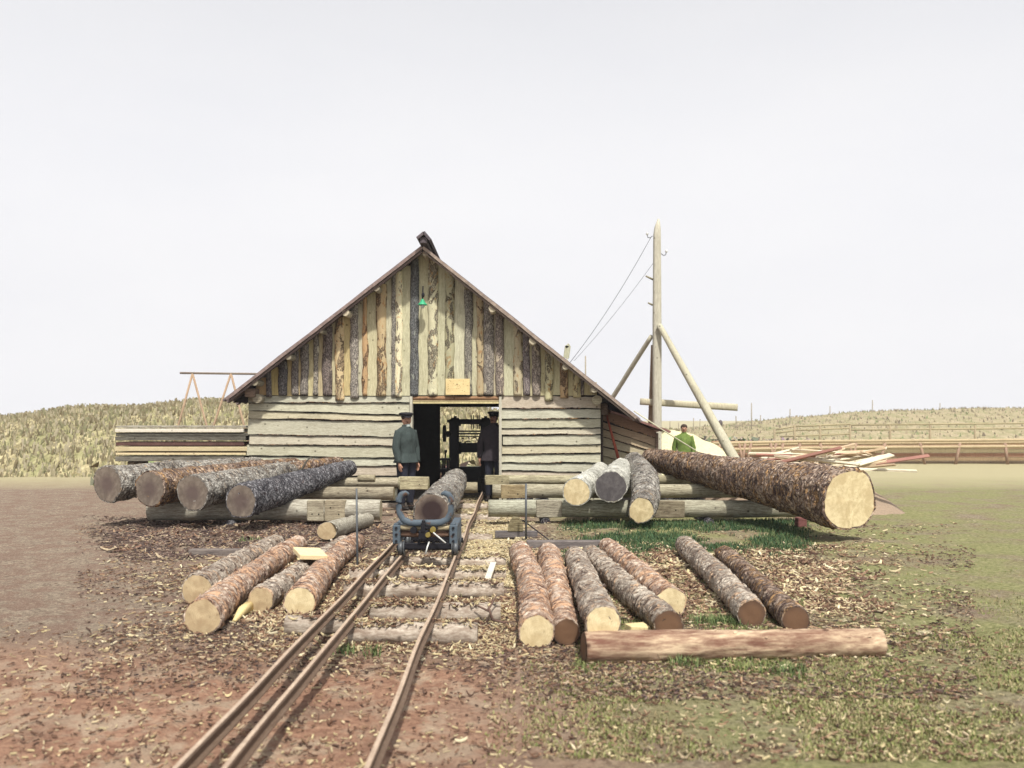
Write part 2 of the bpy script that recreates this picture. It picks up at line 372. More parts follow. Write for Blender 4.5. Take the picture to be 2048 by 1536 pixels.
# logs piled on the left skids
gs = 'big logs piled on the left skids'
def slog(label, n, f, mat, cap, group, seed, **kw):
    if mat == 'bark_birch': kw['steps'] = .25
    pts = [P(x, y, Y) for x, y, r, Y in (n, f)]; rr = [r*Y/FPX for x, y, r, Y in (n, f)]
    return make_log('felled_log', label, 'log', pts, rr, M[mat], M[cap], group, seed, **kw)
slog('thick dark-barked log with wide grey sawn end, front of the left pile', (482, 1002, 34, 12.9), (699, 936, 16, 16.4), 'bark_dark', 'cut_big', gs, 21, rough=.07)
slog('grey scaly log second in the left pile, bearing the upright branch stub', (385, 986, 36, 13.1), (632, 935, 17, 16.5), 'bark_speck', 'cut_big', gs, 22, rough=.08)
slog('scaly log third in the left pile, partly orange where bark has peeled', (300, 978, 36, 13.3), (590, 931, 15, 16.6), 'bark_rust', 'cut_big', gs, 23, rough=.08)
slog('thin flaky log at the back of the left pile against the wall', (560, 942, 14, 15.3), (678, 926, 12, 16.8), 'bark_rust', 'cut_tan', gs, 24)
slog('grey log at the far left edge of the left pile', (215, 968, 36, 13.4), (515, 930, 16, 16.7), 'bark_speck', 'cut_big', gs, 25)
mb = MB(); mb.tube([P(588, 948, 14.6), P(604, 938, 14.6), P(613, 922, 14.6), P(622, 914, 14.6)], [.022, .018, .014, .01], 8, (.12, .11, .09), rough=.2)
tag(mb.build('broken_branch', M['chips']), 'dark crooked branch sticking up from the left log pile', 'branch')
# three short logs and the big one on the right skids
g3 = 'short logs on the right skids'
slog('short pale smooth-barked log with cream end, left of the three', (1153, 984, 28, 13.75), (1202, 941, 17, 16.6), 'bark_birch', 'cut_pale', g3, 31, flakes=10)
slog('short white-barked log with black weathered end, middle of the three', (1222, 973, 32, 13.8), (1244, 936, 21, 16.2), 'bark_birch', 'cut_grey', g3, 32, flakes=10, rough=.09)
make_log('felled_log', 'crooked speckled log bending down over the skid, yellow sawn end', 'log',
         [P(1283, 1020, 13.25), P(1292, 965, 14.5), P(1266, 922, 16.7)], [.185, .205, .16], M['bark_speck'], M['cut_pale'], g3, 33, flakes=25)
slog('huge scaly pine log running down to the right across the skids', (1700, 1000, 62, 11.9), (1300, 917, 19, 17.2), 'bark_rust', 'cut_pale', None, 34, rough=.08, flakes=110)
# log riding on the trolley
slog('long scaly log with rotten hollow end riding the trolley into the shed', (864, 1022, 36, 11.0), (912, 957, 20, 17.3), 'bark_speck', 'cut_rot', None, 40, flakes=90)

# ------------------------------------------------------------------ skids (bearing beams)
def beam(name, label, x0, x1, yt, yb, Y, mat='beam', col=(1, 1, 1), group=None, notches=(), x1p=None, rough=.06, endcol=(1.35, 1.3, 1.1)):
    """a roughly hewn round beam lying left-right, with flat-hewn joint panels"""
    c0 = P(x0, (yt+yb)/2, Y); c1 = P(x1, (yt+yb)/2, Y); r = (yb-yt)/2*Y/FPX
    mb = MB(); mb.tube([c0, c1], [r, r*.97], 22, col, rough=rough, sub=.08, seed=x0)
    mb.c[-1] = tuple(a*b for a, b in zip(col, endcol)); mb.c[-2] = mb.c[-1]
    o = mb.build(name, M[mat]); tag(o, label, 'beam', group)
    for nx0, nx1, nc in notches:
        a = P(nx0, (yt+yb)/2, Y); b = P(nx1, (yt+yb)/2, Y)
        nb = MB(); nb.box(((a.x+b.x)/2, Y-r*.55, a.z), (b.x-a.x, r*1.0, r*1.92), col=nc, jit=.006)
        for _ in range(3):
            nb.tube([Vector((random.uniform(a.x+.05, b.x-.05), Y-r*1.06, a.z+random.uniform(-.5, .5)*r)), Vector((0, 0, 0))], .008, 6) if False else None
        hx = a.x+(b.x-a.x)*.35
        for fx in (.3, .7):
            q = Vector((a.x+(b.x-a.x)*fx, Y-r*1.055, a.z+r*random.uniform(-.4, .3))); nb.tube([q, q+Vector((0, .03, 0))], .012, 8, (.06, .05, .04))
        nb.build('hewn_joint', M[mat], o)
    return o
gsk = 'timber skids beside the track'
beam('skid_beam', 'front left skid beam with flat hewn joint and pale sawn end', 300, 762, 998, 1041, 14.0, group=gsk, notches=((619, 652, (1, .95, .85)), (653, 694, (.9, .82, .7))))
beam('skid_beam', 'rounded skid beam just behind the front left skid', 560, 788, 973, 1001, 15.1, group=gsk, col=(.75, .7, .62))
beam('skid_beam', 'rear left skid beam close under the plank wall', 640, 800, 955, 975, 16.0, group=gsk, col=(.95, .9, .8))
beam('skid_beam', 'front right skid beam with two flat hewn joints below the three short logs', 977, 1255, 999, 1034, 14.2, group=gsk, notches=((1072, 1123, (.85, .83, .78)),), col=(.9, .95, .9))
beam('skid_beam', 'weathered blue-grey stretch of skid under the huge log', 1256, 1700, 1000, 1035, 14.25, group=gsk, notches=((1307, 1366, (.6, .54, .45)),), col=(.92, .93, .85))
beam('skid_beam', 'middle right skid beam with a square mortise plate', 985, 1520, 968, 996, 15.3, group=gsk, notches=((1002, 1050, (.85, .72, .5)),), col=(.95, .93, .82))
beam('skid_beam', 'rear right skid beam close to the plank wall', 970, 1420, 950, 969, 16.2, group=gsk, notches=((972, 1018, (.9, .85, .65)),), col=(.95, .92, .75))
beam('timber_block', 'short squared yellowish timber block in front of the man in grey', 798, 858, 953, 979, 15.4, col=(1.1, 1.08, .88), notches=((801, 857, (1.1, 1.05, .82)),))
beam('log_stub', 'small rounded log stub on the rear left skid', 716, 750, 949, 964, 15.6, col=(.8, .75, .62))
# supports under the skids
for i, (x, Y, z1, lab) in enumerate(((470, 14.1, .08, 'low dark bearer under the front left skid'), (735, 15.2, .26, 'bearer under the second left skid'), (690, 16.1, .36, 'bearer under the rear left skid'),
                               (1090, 14.35, .085, 'dark bark-covered bearer under the front right skid'), (1410, 14.4, .085, 'bearer under the right skid below the huge log'), (1085, 15.4, .27, 'bearer under the middle right skid'),
                               (1400, 15.4, .27, 'bearer under the middle skid near the mast'), (1040, 16.3, .38, 'bearer under the rear right skid'), (1350, 16.3, .38, 'bearer under the rear skid near the lean-to'))):
    X = (x-CX)/FPX*Y
    mb = MB(); mb.tube([(X, Y-.35, z1/2-.03), (X, Y+.5, z1/2-.03)], z1/2+.035, 16, (.35, .3, .27), rough=.15, sub=.1, seed=i)
    tag(mb.build('bearer_block', M['bark_dark']), lab, 'timber block', 'bearers under the skids')

# ------------------------------------------------------------------ barn
barn = empty('sawmill_shed', P(850, 1000, 17.1).freeze() if False else Vector((-1.608, 17.1, 0)), 'weathered gabled plank shed with log slabs upright in its gable and wide open doorway', 'shed')
FY = 17.1; BY = 21.9
def XF(x, Y=FY): return (x-CX)*Y/FPX
def ZF(y, Y=FY): return H-(y-CY)*Y/FPX
rnd = random.Random(3)
def hboards(mb, xl, xr, yl, yr, Y, cols, prs=.0):
    N = 60; 
    for j in range(len(yl)-1):
        sd = rnd.uniform(0, 100); col = cols[j % len(cols)]; xa = xl+rnd.uniform(-4, 3); xb = xr
        vt = []; vb = []
        for i in range(N+1):
            t = i/N; x = xa+(xb-xa)*t
            yt = yl[j]*(1-t)+yr[j]*t; yb = yl[j+1]*(1-t)+yr[j+1]*t
            Z1 = ZF(yt, Y); Z0 = ZF(yb, Y); X = XF(x, Y)
            w1 = .016*nz(X*1.3, sd+j, 0)+.006*nz(X*6, sd+j, 3)+.005*nz(X*14, sd, 3); w0 = .020*nz(X*1.3, sd+j+1.7, 0)+.010*nz(X*5, sd+j, 9)+.006*nz(X*15, sd, 1)
            vt.append(Vector((X, Y+.01, Z1-.010+w1))); vb.append(Vector((X, Y-.028+.006*nz(X*2, sd, 5), Z0+.012+w0)))
        verts = vt+vb+[v+Vector((0, .03, 0)) for v in vt]+[v+Vector((0, .03, 0)) for v in vb]; n = N+1
        f = []
        for i in range(N):
            f += [(i, n+i, n+i+1, i+1), (n+i, 3*n+i, 3*n+i+1, n+i+1), (2*n+i, i, i+1, 2*n+i+1)]
        f += [(0, 2*n, 3*n, n), (N, n+N, 3*n+N, 2*n+N)]
        mb.add(verts, f, col)
        # bark left along the lower edge
        if rnd.random() < .75:
            k0 = rnd.randint(0, 15); k1 = rnd.randint(35, N)
            pts = [vb[i]+Vector((0, .012, -.004)) for i in range(k0, k1+1)]
            mb.tube(pts, [.009+.012*abs(nz(i*.3, sd, 1)) for i in range(len(pts))], 7, (.6, .42, .3), 1, rough=.3)
cols = [(.95, .97, .95), (1.02, 1.03, .97), (.98, .93, .82), (.96, .96, .92), (1.0, .96, .93), (.93, .93, .86), (1.0, 1.02, 1.0), (1.0, .9, .88)]
mb = MB()
hboards(mb, 497, 822, [791, 806, 821, 837, 869, 889, 912, 931, 951, 975, 1002], [790, 806, 831, 843, 875, 892, 917, 932, 953, 975, 1002], FY, cols)
mb.build('plank_wall', [M['wall_board'], M['bark_rust']], barn)
mb = MB()
hboards(mb, 1003, 1201, [789, 817, 838, 857, 871, 891, 909, 925, 941, 958, 978, 1002], [793, 818, 836, 856, 869, 889, 906, 926, 945, 960, 980, 1002], FY, cols[::-1])
mb.build('plank_wall', [M['wall_board'], M['bark_rust']], barn)
# dark backing added behind the boards to block light, side walls, back wall with its opening, floor
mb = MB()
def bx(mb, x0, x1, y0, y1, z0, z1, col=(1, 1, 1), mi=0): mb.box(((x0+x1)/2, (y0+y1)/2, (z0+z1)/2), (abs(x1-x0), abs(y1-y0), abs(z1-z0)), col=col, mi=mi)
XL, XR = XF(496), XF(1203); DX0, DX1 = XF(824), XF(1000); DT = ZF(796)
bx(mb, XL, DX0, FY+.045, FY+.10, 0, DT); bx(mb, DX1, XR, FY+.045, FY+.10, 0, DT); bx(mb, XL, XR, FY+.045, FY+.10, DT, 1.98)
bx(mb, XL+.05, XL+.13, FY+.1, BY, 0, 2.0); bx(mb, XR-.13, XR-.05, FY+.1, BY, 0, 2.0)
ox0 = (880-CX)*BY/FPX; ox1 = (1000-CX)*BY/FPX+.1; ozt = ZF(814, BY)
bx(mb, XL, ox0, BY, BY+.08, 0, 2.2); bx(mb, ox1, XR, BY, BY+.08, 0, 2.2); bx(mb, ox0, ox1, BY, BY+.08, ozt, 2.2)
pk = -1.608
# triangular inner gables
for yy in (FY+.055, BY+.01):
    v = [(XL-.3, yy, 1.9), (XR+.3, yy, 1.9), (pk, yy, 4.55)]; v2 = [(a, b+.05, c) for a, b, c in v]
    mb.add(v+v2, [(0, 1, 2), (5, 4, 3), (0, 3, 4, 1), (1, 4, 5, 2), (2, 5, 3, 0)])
mb.build('light_block_and_walls', M['dark_in'], barn)
# gable boards
RY = 16.62
def roofz(xpx):
    """underside height of the roof above the facade at picture column xpx (facade plane)"""
    X = XF(xpx)
    pz = ZF(487, RY); 
    sl = .775 if X < pk else .798
    return pz-.10-abs(X-pk)*sl
LT = [(1.0, .98, .92), (.98, 1.0, .95), (1.03, 1.0, .88), (1.05, 1.03, .97)]
gb = [(514,534,'l',0,(1.0,.72,.50)),(534,543,'b',2,(.6,.55,.6)),(543,558,'l',0,(1.0,.85,.5)),(558,575,'b',0,(.45,.45,.52)),(575,584,'l',0,(.95,.8,.55)),(584,596,'b',0,(.7,.65,.65)),
(596,602,'l',0,(1,.85,.65)),(602,617,'b',0,(.8,.75,.72)),(617,628,'l',0,(1,.93,.72)),(628,637,'b',0,(.95,.9,.8)),(637,646,'l',0,(.95,.85,.7)),(646,664,'b',0,(.62,.5,.5)),(664,673,'l',0,(1,.95,.8)),
(672,688,'k',9,(1.6,1.2,.7)),(688,702,'l',0,(1.02,.88,.6)),(702,717,'b',5,(1.0,.95,.9)),(717,727,'l',0,(1,1,.95)),(726,735,'k',0,(1.3,.75,.35)),(735,755,'l',0,(1.03,1,.85)),(755,773,'k',0,(1.3,.95,.55)),
(773,785,'l',0,(1,1,.95)),(784,791,'b',2,(.8,.8,.75)),(791,803,'k',4,(1.75,1.7,1.35)),(803,821,'l',0,(1.02,1.03,.92)),(821,837,'b',0,(.42,.50,.60)),(837,857,'l',0,(1,1,.88)),(857,875,'k',0,(1.45,1.45,1.15)),
(875,891,'l',0,(1.0,1.02,.92)),(891,908,'k',0,(1.0,1.0,.72)),(908,929,'l',0,(1.05,1.07,1.02)),(929,944,'b',0,(.75,.75,.68)),(944,956,'l',0,(1,1,.9)),(955,967,'k',0,(1.1,.85,.55)),(967,987,'b',0,(.85,.8,.75)),
(987,993,'l',0,(1,.93,.85)),(992,1008,'b',0,(.95,.8,.72)),(1008,1028,'l',0,(1,1.02,.93)),(1027,1044,'k',0,(1.15,1.0,.75)),(1044,1048,'l',0,(1,.95,.8)),(1047,1060,'b',0,(.72,.62,.7)),(1060,1066,'l',0,(1,.95,.8)),
(1065,1081,'b',0,(.95,.8,.72)),(1081,1091,'l',0,(1,.95,.75)),(1090,1106,'k',10,(1.3,1.25,.8)),(1106,1122,'l',0,(1,.97,.8)),(1121,1135,'k',5,(1.3,.8,.4)),(1135,1148,'l',0,(1,.93,.72)),(1147,1161,'k',4,(1.3,1.1,.6)),(1161,1166,'b',0,(.6,.5,.5)),(1165,1192,'l',0,(.95,.86,.65))]
ml = MB(); mk = MB()
for x0, x1, ty, dn, c in gb:
    xa, xb = XF(x0), XF(x1); zb = ZF(791+dn*1.1+rnd.uniform(-1.0, 1.0)); sd = rnd.uniform(0, 99)
    zt = roofz((x0+x1)/2)+.05; n = max(4, int((zt-zb)/.05))
    bark_ = ty != 'l'; seg = 7 if bark_ else 1; pr = (xb-xa)*.28 if bark_ else 0
    if bark_: g_ = sum(c)/3; c = tuple((g_+(q-g_)*.6)*(.85 if ty == 'k' else 1.12) for q in c)
    vs = []
    lean = rnd.uniform(-.012, .012)
    for i in range(n+1):
        z = zb+(zt-zb)*i/n; wl = (.024 if bark_ else .008)*nz(sd, z*2.2, 0)+.011*nz(sd, z*7, 0); wr = (.024 if bark_ else .008)*nz(sd, z*2.2, 5)+.011*nz(sd, z*7, 7)
        l, r = xa+wl-(.006 if bark_ else .012), xb+wr+(.006 if bark_ else .012); sh = lean*(i/n)
        for k in range(seg+1):
            t = k/seg; y = FY-.012-(pr*math.sin(math.pi*t)**.7*(1+.25*nz(t*4+sd, z*9, 2)) if bark_ else 0)-(0.02 if bark_ else 0)
            vs.append((l+(r-l)*t+sh, y, z))
        vs.append((r+sh, FY+.03, z)); vs.append((l+sh, FY+.03, z))
    q = seg+3
    f = [(i*q+k, i*q+(k+1) % q, (i+1)*q+(k+1) % q, (i+1)*q+k) for i in range(n) for k in range(q)]+[tuple(reversed(range(q)))]
    (mk if bark_ else ml).add(vs, f, c, 1 if ty == 'k' else 0, bark_)
M['slabA'] = None
def slabmat(name, th, ca, cb):
    t = NT(name); v = t.coord((1, 1, .45), rnd=False)
    w = t.noise(v, 16, 4); vo = t.n('ShaderNodeTexVoronoi', feature='DISTANCE_TO_EDGE'); vo.inputs['Scale'].default_value = 34
    wv = t.n('ShaderNodeMix', data_type='RGBA', blend_type='ADD'); wv.inputs[0].default_value = .12; t.l(v, 0, wv, 6); t.l(w, 'Color', wv, 7)
    t.t.links.new(wv.outputs[2], vo.inputs['Vector'])
    fine = t.noise(v, 45, 6, .75); pat = t.noise(v, 5.5, 5, .65, 1)
    c = t.mix(t.ramp(fine, [(.3, 0.0), (.7, 1.0)]), ca, cb)
    c = t.mix(t.ramp(pat, [(th, 0.0), (th+.03, .95)]), c, (.54, .52, .41))
    pk2 = t.noise(v, 8.5, 5, .7, 1.5); c = t.mix(t.ramp(pk2, [(th+.10, 0.0), (th+.13, .7)]), c, (.42, .25, .12))
    pm = t.ramp(pat, [(th-.01, 1.0), (th+.03, .12)]); vm = t.ramp(vo, [(0, .85), (.07, .55), (.16, 0.0)])
    mm = t.n('ShaderNodeMath', operation='MULTIPLY'); t.l(pm, 0, mm, 0); t.l(vm, 0, mm, 1); c = t.mix(mm, c, (.022, .019, .022))
    e1 = t.ramp(pat, [(th-.035, 0.0), (th-.01, .9), (th+.005, .0)]); c = t.mix(e1, c, (.05, .035, .03))
    a = t.n('ShaderNodeAttribute', attribute_name='Col'); c = t.mix(1.0, c, a, 'MULTIPLY')
    bp = t.n('ShaderNodeBump'); bp.inputs['Strength'].default_value = .8; bp.inputs['Distance'].default_value = .015
    t.l(vo, 0, bp, 'Height'); t.l(bp, 0, t.b, 'Normal')
    return t.out(c, .9)
gw = ml.build('gable_wall', M['gable_board'], barn)
mk.build('bark_slabs', [slabmat('bark_slab_rough', .60, (.16, .14, .125), (.52, .50, .45)), slabmat('bark_slab_stripped', .47, (.16, .14, .11), (.46, .43, .36))], barn)
# patch board over the door, door frame and header
mb = MB(); bx(mb, XF(892), XF(940), FY-.10, FY-.07, ZF(790), ZF(758), (1.05, .98, .82))
for _ in range(22):
    q = Vector((XF(rnd.uniform(895, 937)), FY-.103, ZF(rnd.uniform(761, 787)))); mb.tube([q, q+Vector((0, .01, 0))], .006, 6, (.25, .15, .1))
mb.build('nailed_board', M['fresh'], barn)
fr = MB(); 

for fx0, fx1 in ((820, 825.5), (998, 1003.5)):
    fr = MB(); bx(fr, XF(fx0), XF(fx1), FY-.06, FY+.14, 0, ZF(793)); fr.build('door_post', M['pole'], barn)
hd = MB(); hd.tube([(XF(823), FY-.01, ZF(796.5)), (XF(1001), FY-.01, ZF(796))], .036, 12, (.62, .38, .26), 0, rough=.2, sub=.1)
bx(hd, XF(826), XF(997.5), FY-.03, FY+.1, ZF(803), ZF(800.2), (.75, .62, .45)); bx(hd, XF(826), XF(997.5), FY-.045, FY+.1, ZF(807.5), ZF(803.5), (1.15, 1.05, .7))
hd.build('door_header', M['pole'], barn)
# roof: boards running down each slope
rf = MB(); pz = ZF(486, RY); RB = BY+.5
lx = XF(442, RY)+.02; rx = XF(1281, RY)
yy = RY; k = 0
while yy < RB:
    w = rnd.uniform(.15, .22)
    for sgn, xe, sl in ((-1, lx, .775), (1, rx, .798)):
        ext = rnd.uniform(-.06, .06) if k else 0; L = (abs(xe-pk)+ext)
        th = .035; lift = .004*(k % 2)+ (0 if k else 0)
        a = Vector((pk, yy, pz-.03+lift)); b = Vector((pk+sgn*L, yy, pz-.03-L*sl+lift)); nrm = Vector((sgn*sl, 0, 1)).normalized()
        N = 14; vs = []
        for i in range(N+1):
            p = a.lerp(b, i/N)+nrm*.012*nz(i*.45+sgn*9, k*.9, 2)
            for dy, dn in ((0, -th), (w-.002, -th), (w-.002, 0), (0, 0)): vs.append(p+Vector((0, dy, 0))+nrm*dn)
        f = [(i*4+j, i*4+(j+1) % 4, (i+1)*4+(j+1) % 4, (i+1)*4+j) for i in range(N) for j in range(4)]+[(0, 1, 2, 3), (N*4+3, N*4+2, N*4+1, N*4)]
        s = rnd.uniform(.75, 1.15); red = rnd.uniform(0, .12)
        rf.add(vs, f, (s*(1+red), s, s))
    yy += w; k += 1
roof = rf.build('roof', M['roof'], barn)
# verge boards (double layer along the gable edge)
for sgn, xe, sl, q in ((-1, lx, .775, (1.35, 1.2, 1.15)), (1, rx, .798, (1.7, 1.6, 1.4))):
    vb = MB(); nrm = Vector((sgn*sl, 0, 1)).normalized(); L = abs(xe-pk)-.06
    for off, th, y0, cc in ((.0, .05, RY-.03, q), (-.062, .03, RY+.015, tuple(v*.72 for v in q))):
        a = Vector((pk+sgn*.02, y0, pz-.045-.02*sl)); b = Vector((pk+sgn*L, y0, pz-.045-L*sl)); N = 24; vs = []
        for i in range(N+1):
            p = a.lerp(b, i/N)+nrm*(off+.008*nz(i*.5, sgn*3+off*50, 4))
            for dy, dn in ((0, -th), (.028, -th), (.028, 0), (0, 0)): vs.append(p+Vector((0, dy, 0))+nrm*dn)
        f = [(i*4+j, i*4+(j+1) % 4, (i+1)*4+(j+1) % 4, (i+1)*4+j) for i in range(N) for j in range(4)]+[(0, 1, 2, 3), (N*4+3, N*4+2, N*4+1, N*4)]
        vb.add(vs, f, cc)
    vb.build('verge_board', M['roof'], roof)
# ridge cap
rc = MB(); tp = Vector((XF(850, RY), (RY+RB)/2-.1, ZF(466, RY)))
rc.box(tp+Vector((-.06, 0, -.085)), (.16, RB-RY+.25, .05), Matrix.Rotation(R(-40), 3, 'Y'), (.75, .75, .85))
rc.box(tp+Vector((.055, 0, -.095)), (.19, RB-RY+.25, .05), Matrix.Rotation(R(50), 3, 'Y'), (.6, .6, .72))
rc.box(tp+Vector((-.01, 0, -.16)), (.13, RB-RY+.15, .11), None, (.6, .6, .7))
rc.build('ridge_cap', M['roof'], roof)
# purlins under the roof, projecting past the gable
for x, sl_, r, c in ((575, -1, .06, .8), (640, -1, .045, .7), (690, -1, .065, 1.7), (752, -1, .06, .9), (508, -1, .06, .8), (930, 1, .04, .8), (985, 1, .07, 1.5), (1066, 1, .07, 1.5), (1132, 1, .06, 1.2), (1190, 1, .06, 1.2), (850, 1, .05, 1.2)):
    X = XF(x, RY); s = .775 if X < pk else .798; z = pz-.10-abs(X-pk)*s-r*.95
    q = MB(); q.tube([(X, RY+.03, z), (X, RB-.1, z)], r, 12, (c, c*.95, c*.85), rough=.1, sub=.6, seed=x); q.build('purlin', M['beam'], roof)
# wall-plate log ends and square beam end
for nm, x, y, r, c in (('plate_log', 514, 797, .085, (.75, .72, .65)), ('plate_log', 1195, 800, .085, (1.1, 1.05, .9))):
    q = MB(); q.tube([(XF(x, 16.85), 16.85, ZF(y, 16.85)), (XF(x, 16.85), BY, ZF(y, 16.85))], r, 16, c, rough=.05, sub=.6); q.build(nm, M['beam'], barn)
q = MB(); bx(q, XF(489, 16.8), XF(510, 16.8), 16.8, BY, ZF(794, 16.8), ZF(777, 16.8), (.55, .42, .38)); q.build('tie_beam', M['beam'], barn)
q = MB(); bx(q, XF(1196), XF(1217), FY+.12, BY, ZF(830), ZF(806), (.45, .35, .33)); q.build('tie_beam', M['beam'], barn)

# lamp on the gable
lp = empty('hanging_lamp', P(845, 612, 16.85), 'small green shaded lamp on a dark bracket high on the gable', 'lamp')
q = MB(); q.tube([P(846, 573, 17.05), P(846, 577, 16.86), P(845, 600, 16.85)], .012, 8); q.ell(P(846, 590, 16.85), (.03, .03, .05)); q.build('bracket', M['iron'], lp)
q = MB(); c = P(845, 607, 16.85); prof = [(.012, .085), (.03, .06), (.05, .02), (.085, -.015), (.09, -.03), (.08, -.028), (.04, .01)]
vs = []; 
for r_, z_ in prof:
    for k in range(20): vs.append(c+Vector((r_*math.cos(k*math.pi/10), r_*math.sin(k*math.pi/10), z_)))
q.add(vs, [(i*20+k, i*20+(k+1) % 20, (i+1)*20+(k+1) % 20, (i+1)*20+k) for i in range(len(prof)-1) for k in range(20)], sm=True); q.build('lamp_shade', M['green'], lp)
q = MB(); q.ell(P(845, 612, 16.85), (.04, .04, .045)); q.build('bulb', M['porcelain'], lp)

# lean-to on the right
LY = 17.55
le = empty('lean_to', Vector((XF(1260, LY), LY, 0)), 'low reddish plank lean-to against the right side of the shed', 'lean-to')
mb = MB(); bc = [(.62, .40, .34), (.80, .62, .52), (.88, .74, .62), (.88, .8, .68), (.92, .85, .72), (.85, .8, .66)]
hboards(mb, 1204, 1313, [812, 842, 857, 873, 893, 911, 929, 950, 975], [862, 876, 893, 905, 920, 938, 955, 975, 990], LY, bc)
mb.build('plank_wall', [M['wall_board'], M['bark_rust']], le)
q = MB(); v = [(XF(1204, LY), LY+.04, 0), (XF(1313, LY), LY+.04, 0), (XF(1313, LY), LY+.04, ZF(864, LY)), (XF(1204, LY), LY+.04, ZF(820, LY))]
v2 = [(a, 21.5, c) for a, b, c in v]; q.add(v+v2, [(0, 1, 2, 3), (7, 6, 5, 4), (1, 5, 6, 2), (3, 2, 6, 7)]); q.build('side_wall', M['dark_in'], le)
q = MB(); bx(q, XF(1311, LY), XF(1316, LY), LY-.05, LY+.05, 0, ZF(866, LY), (.5, .38, .35)); q.build('corner_post', M['beam'], le); q = MB(); bx(q, XF(1202.5, LY), XF(1206, LY), LY-.05, LY+.03, 0, ZF(826, LY), (.35, .3, .3)); q.build('corner_post', M['beam'], le)
q = MB(); yy = LY-.28; k = 0
while yy < 21.8:
    w = rnd.uniform(.14, .22); e = rnd.uniform(-.06, .08)
    a = P(1222, 821, 17.3); b = P(1337, 860, 17.3); d = (b-a); d.y = 0
    a2 = Vector((a.x, yy, a.z+.004*(k % 2))); b2 = a2+d*(1+e*.6)
    nrm = Vector((-d.z, 0, d.x)).normalized(); vs = []
    for i in range(9):
        p = a2.lerp(b2, i/8)+nrm*.01*nz(i*.8, k, 0)
        for dy, dn in ((0, -.04), (w-.004, -.04), (w-.004, 0), (0, 0)): vs.append(p+Vector((0, dy, 0))+nrm*dn)
    q.add(vs, [(i*4+j, i*4+(j+1) % 4, (i+1)*4+(j+1) % 4, (i+1)*4+j) for i in range(8) for j in range(4)]+[(0, 1, 2, 3), (35, 34, 33, 32)], (rnd.uniform(.8, 1.2),)*3)
    yy += w; k += 1
q.build('roof', M['roof_red'], le)
mb = MB(); mb.tube([P(1237, 918, 17.2), P(1212, 826, 17.42)], [.03, .018], 10); tag(mb.build('red_pole', M['redpole']), 'thin red pole leaning against the lean-to wall', 'pole')
# things standing on the roof
mb = MB(); mb.box(P(1134, 704, 19.2), (.12, .04, .26), Matrix.Rotation(R(8), 3, 'Y'), (.9, .95, .85)); mb.box(P(1135, 692, 19.2), (.06, .04, .10), Matrix.Rotation(R(45), 3, 'Y'), (.9, .95, .85))
mb.tube([P(1134, 712, 19.2), P(1134, 745, 19.2)], .02, 6)
tag(mb.build('roof_marker', M['pole']), 'small pointed board standing up behind the right roof slope', 'board')

# ------------------------------------------------------------------ gang saw inside the shed
sw = empty('frame_saw', Vector((XF(940, 19.4), 19.4, 0)), 'black iron frame saw with upright blades standing inside the doorway', 'sawing machine')
SY = 19.4
def sb(mb, x0, y0, x1, y1, d=.25, Y=SY): bx(mb, XF(x0, Y), XF(x1, Y), Y, Y+d, ZF(y1, Y), ZF(y0, Y))
for x0_, x1_ in ((898, 917), (961, 981)):
    q = MB(); sb(q, x0_, 838, x1_, 985, .3); sb(q, x0_-4, 839.5, x1_+4, 845, .2); q.build('side_frame', M['iron'], sw)
q = MB(); sb(q, 916, 838, 962, 848.5, .3); sb(q, 916, 846, 921, 852, .28); sb(q, 957, 846, 962, 852, .28); q.build('top_beam', M['iron'], sw)
for x in (910, 971):
    q = MB(); sb(q, x-3, 832, x+3, 839, .1); sb(q, x-8, 835.5, x+8, 840, .12); q.build('bearing_cap', M['iron'], sw)
for x in (931, 935.5, 944.5, 949):
    q = MB(); bx(q, XF(x-1.1), XF(x+1.1), SY+.1, SY+.17, ZF(858, SY), ZF(830, SY)); q.build('saw_blade', M['iron'], sw)
q = MB(); sb(q, 917, 861, 961, 864); sb(q, 917, 866, 961, 869); sb(q, 917, 872, 958, 874, .05)
for i in range(14):
    a = P(rnd.uniform(920, 955), rnd.uniform(872, 884), SY+.1); q.tube([a, a+Vector((rnd.uniform(-.1, .1), 0, rnd.uniform(-.04, .04)))], .012, 6)
q.build('feed_rollers', M['iron'], sw)
q = MB(); sb(q, 917, 886, 961, 905); sb(q, 917, 884, 922, 908); sb(q, 956, 884, 961, 908)
q.build('lower_block', M['iron'], sw)
q = MB(); sb(q, 916, 934, 962, 985, .3); q.build('base_plate', M['iron'], sw)
q = MB(); c = P(889, 867, SY); q.tube([c-Vector((.03, 0, 0)), c+Vector((.03, 0, 0))], .175, 24); q.tube([c, c+Vector((.15, 0, 0))], .03, 8); sb(q, 893, 862, 899, 874); q.build('flywheel', M['iron'], sw)
q = MB(); q.tube([P(891, 905, SY-.1), P(888, 960, SY-.2)], .018, 8); q.tube([P(891, 905, SY-.1), P(892, 900, SY-.1)], .03, 8); q.build('lever', M['iron'], sw)
cr = empty('saw_carriage', Vector((XF(890, 18.6), 18.6, 0)), 'dark low iron carriage beside the saw just inside the doorway', 'carriage')
q = MB(); sb(q, 880, 917, 900, 921, .3, 18.6); sb(q, 884, 921, 887, 985, .1, 18.6); sb(q, 893, 921, 897, 985, .1, 18.6); sb(q, 880, 938, 900, 944, .3, 18.6); q.build('frame', M['iron'], cr)
q = MB(); c = P(888, 962, 18.4); q.tube([c-Vector((.05, 0, 0)), c+Vector((.05, 0, 0))], .12, 20); q.build('wheel', M['iron'], cr)
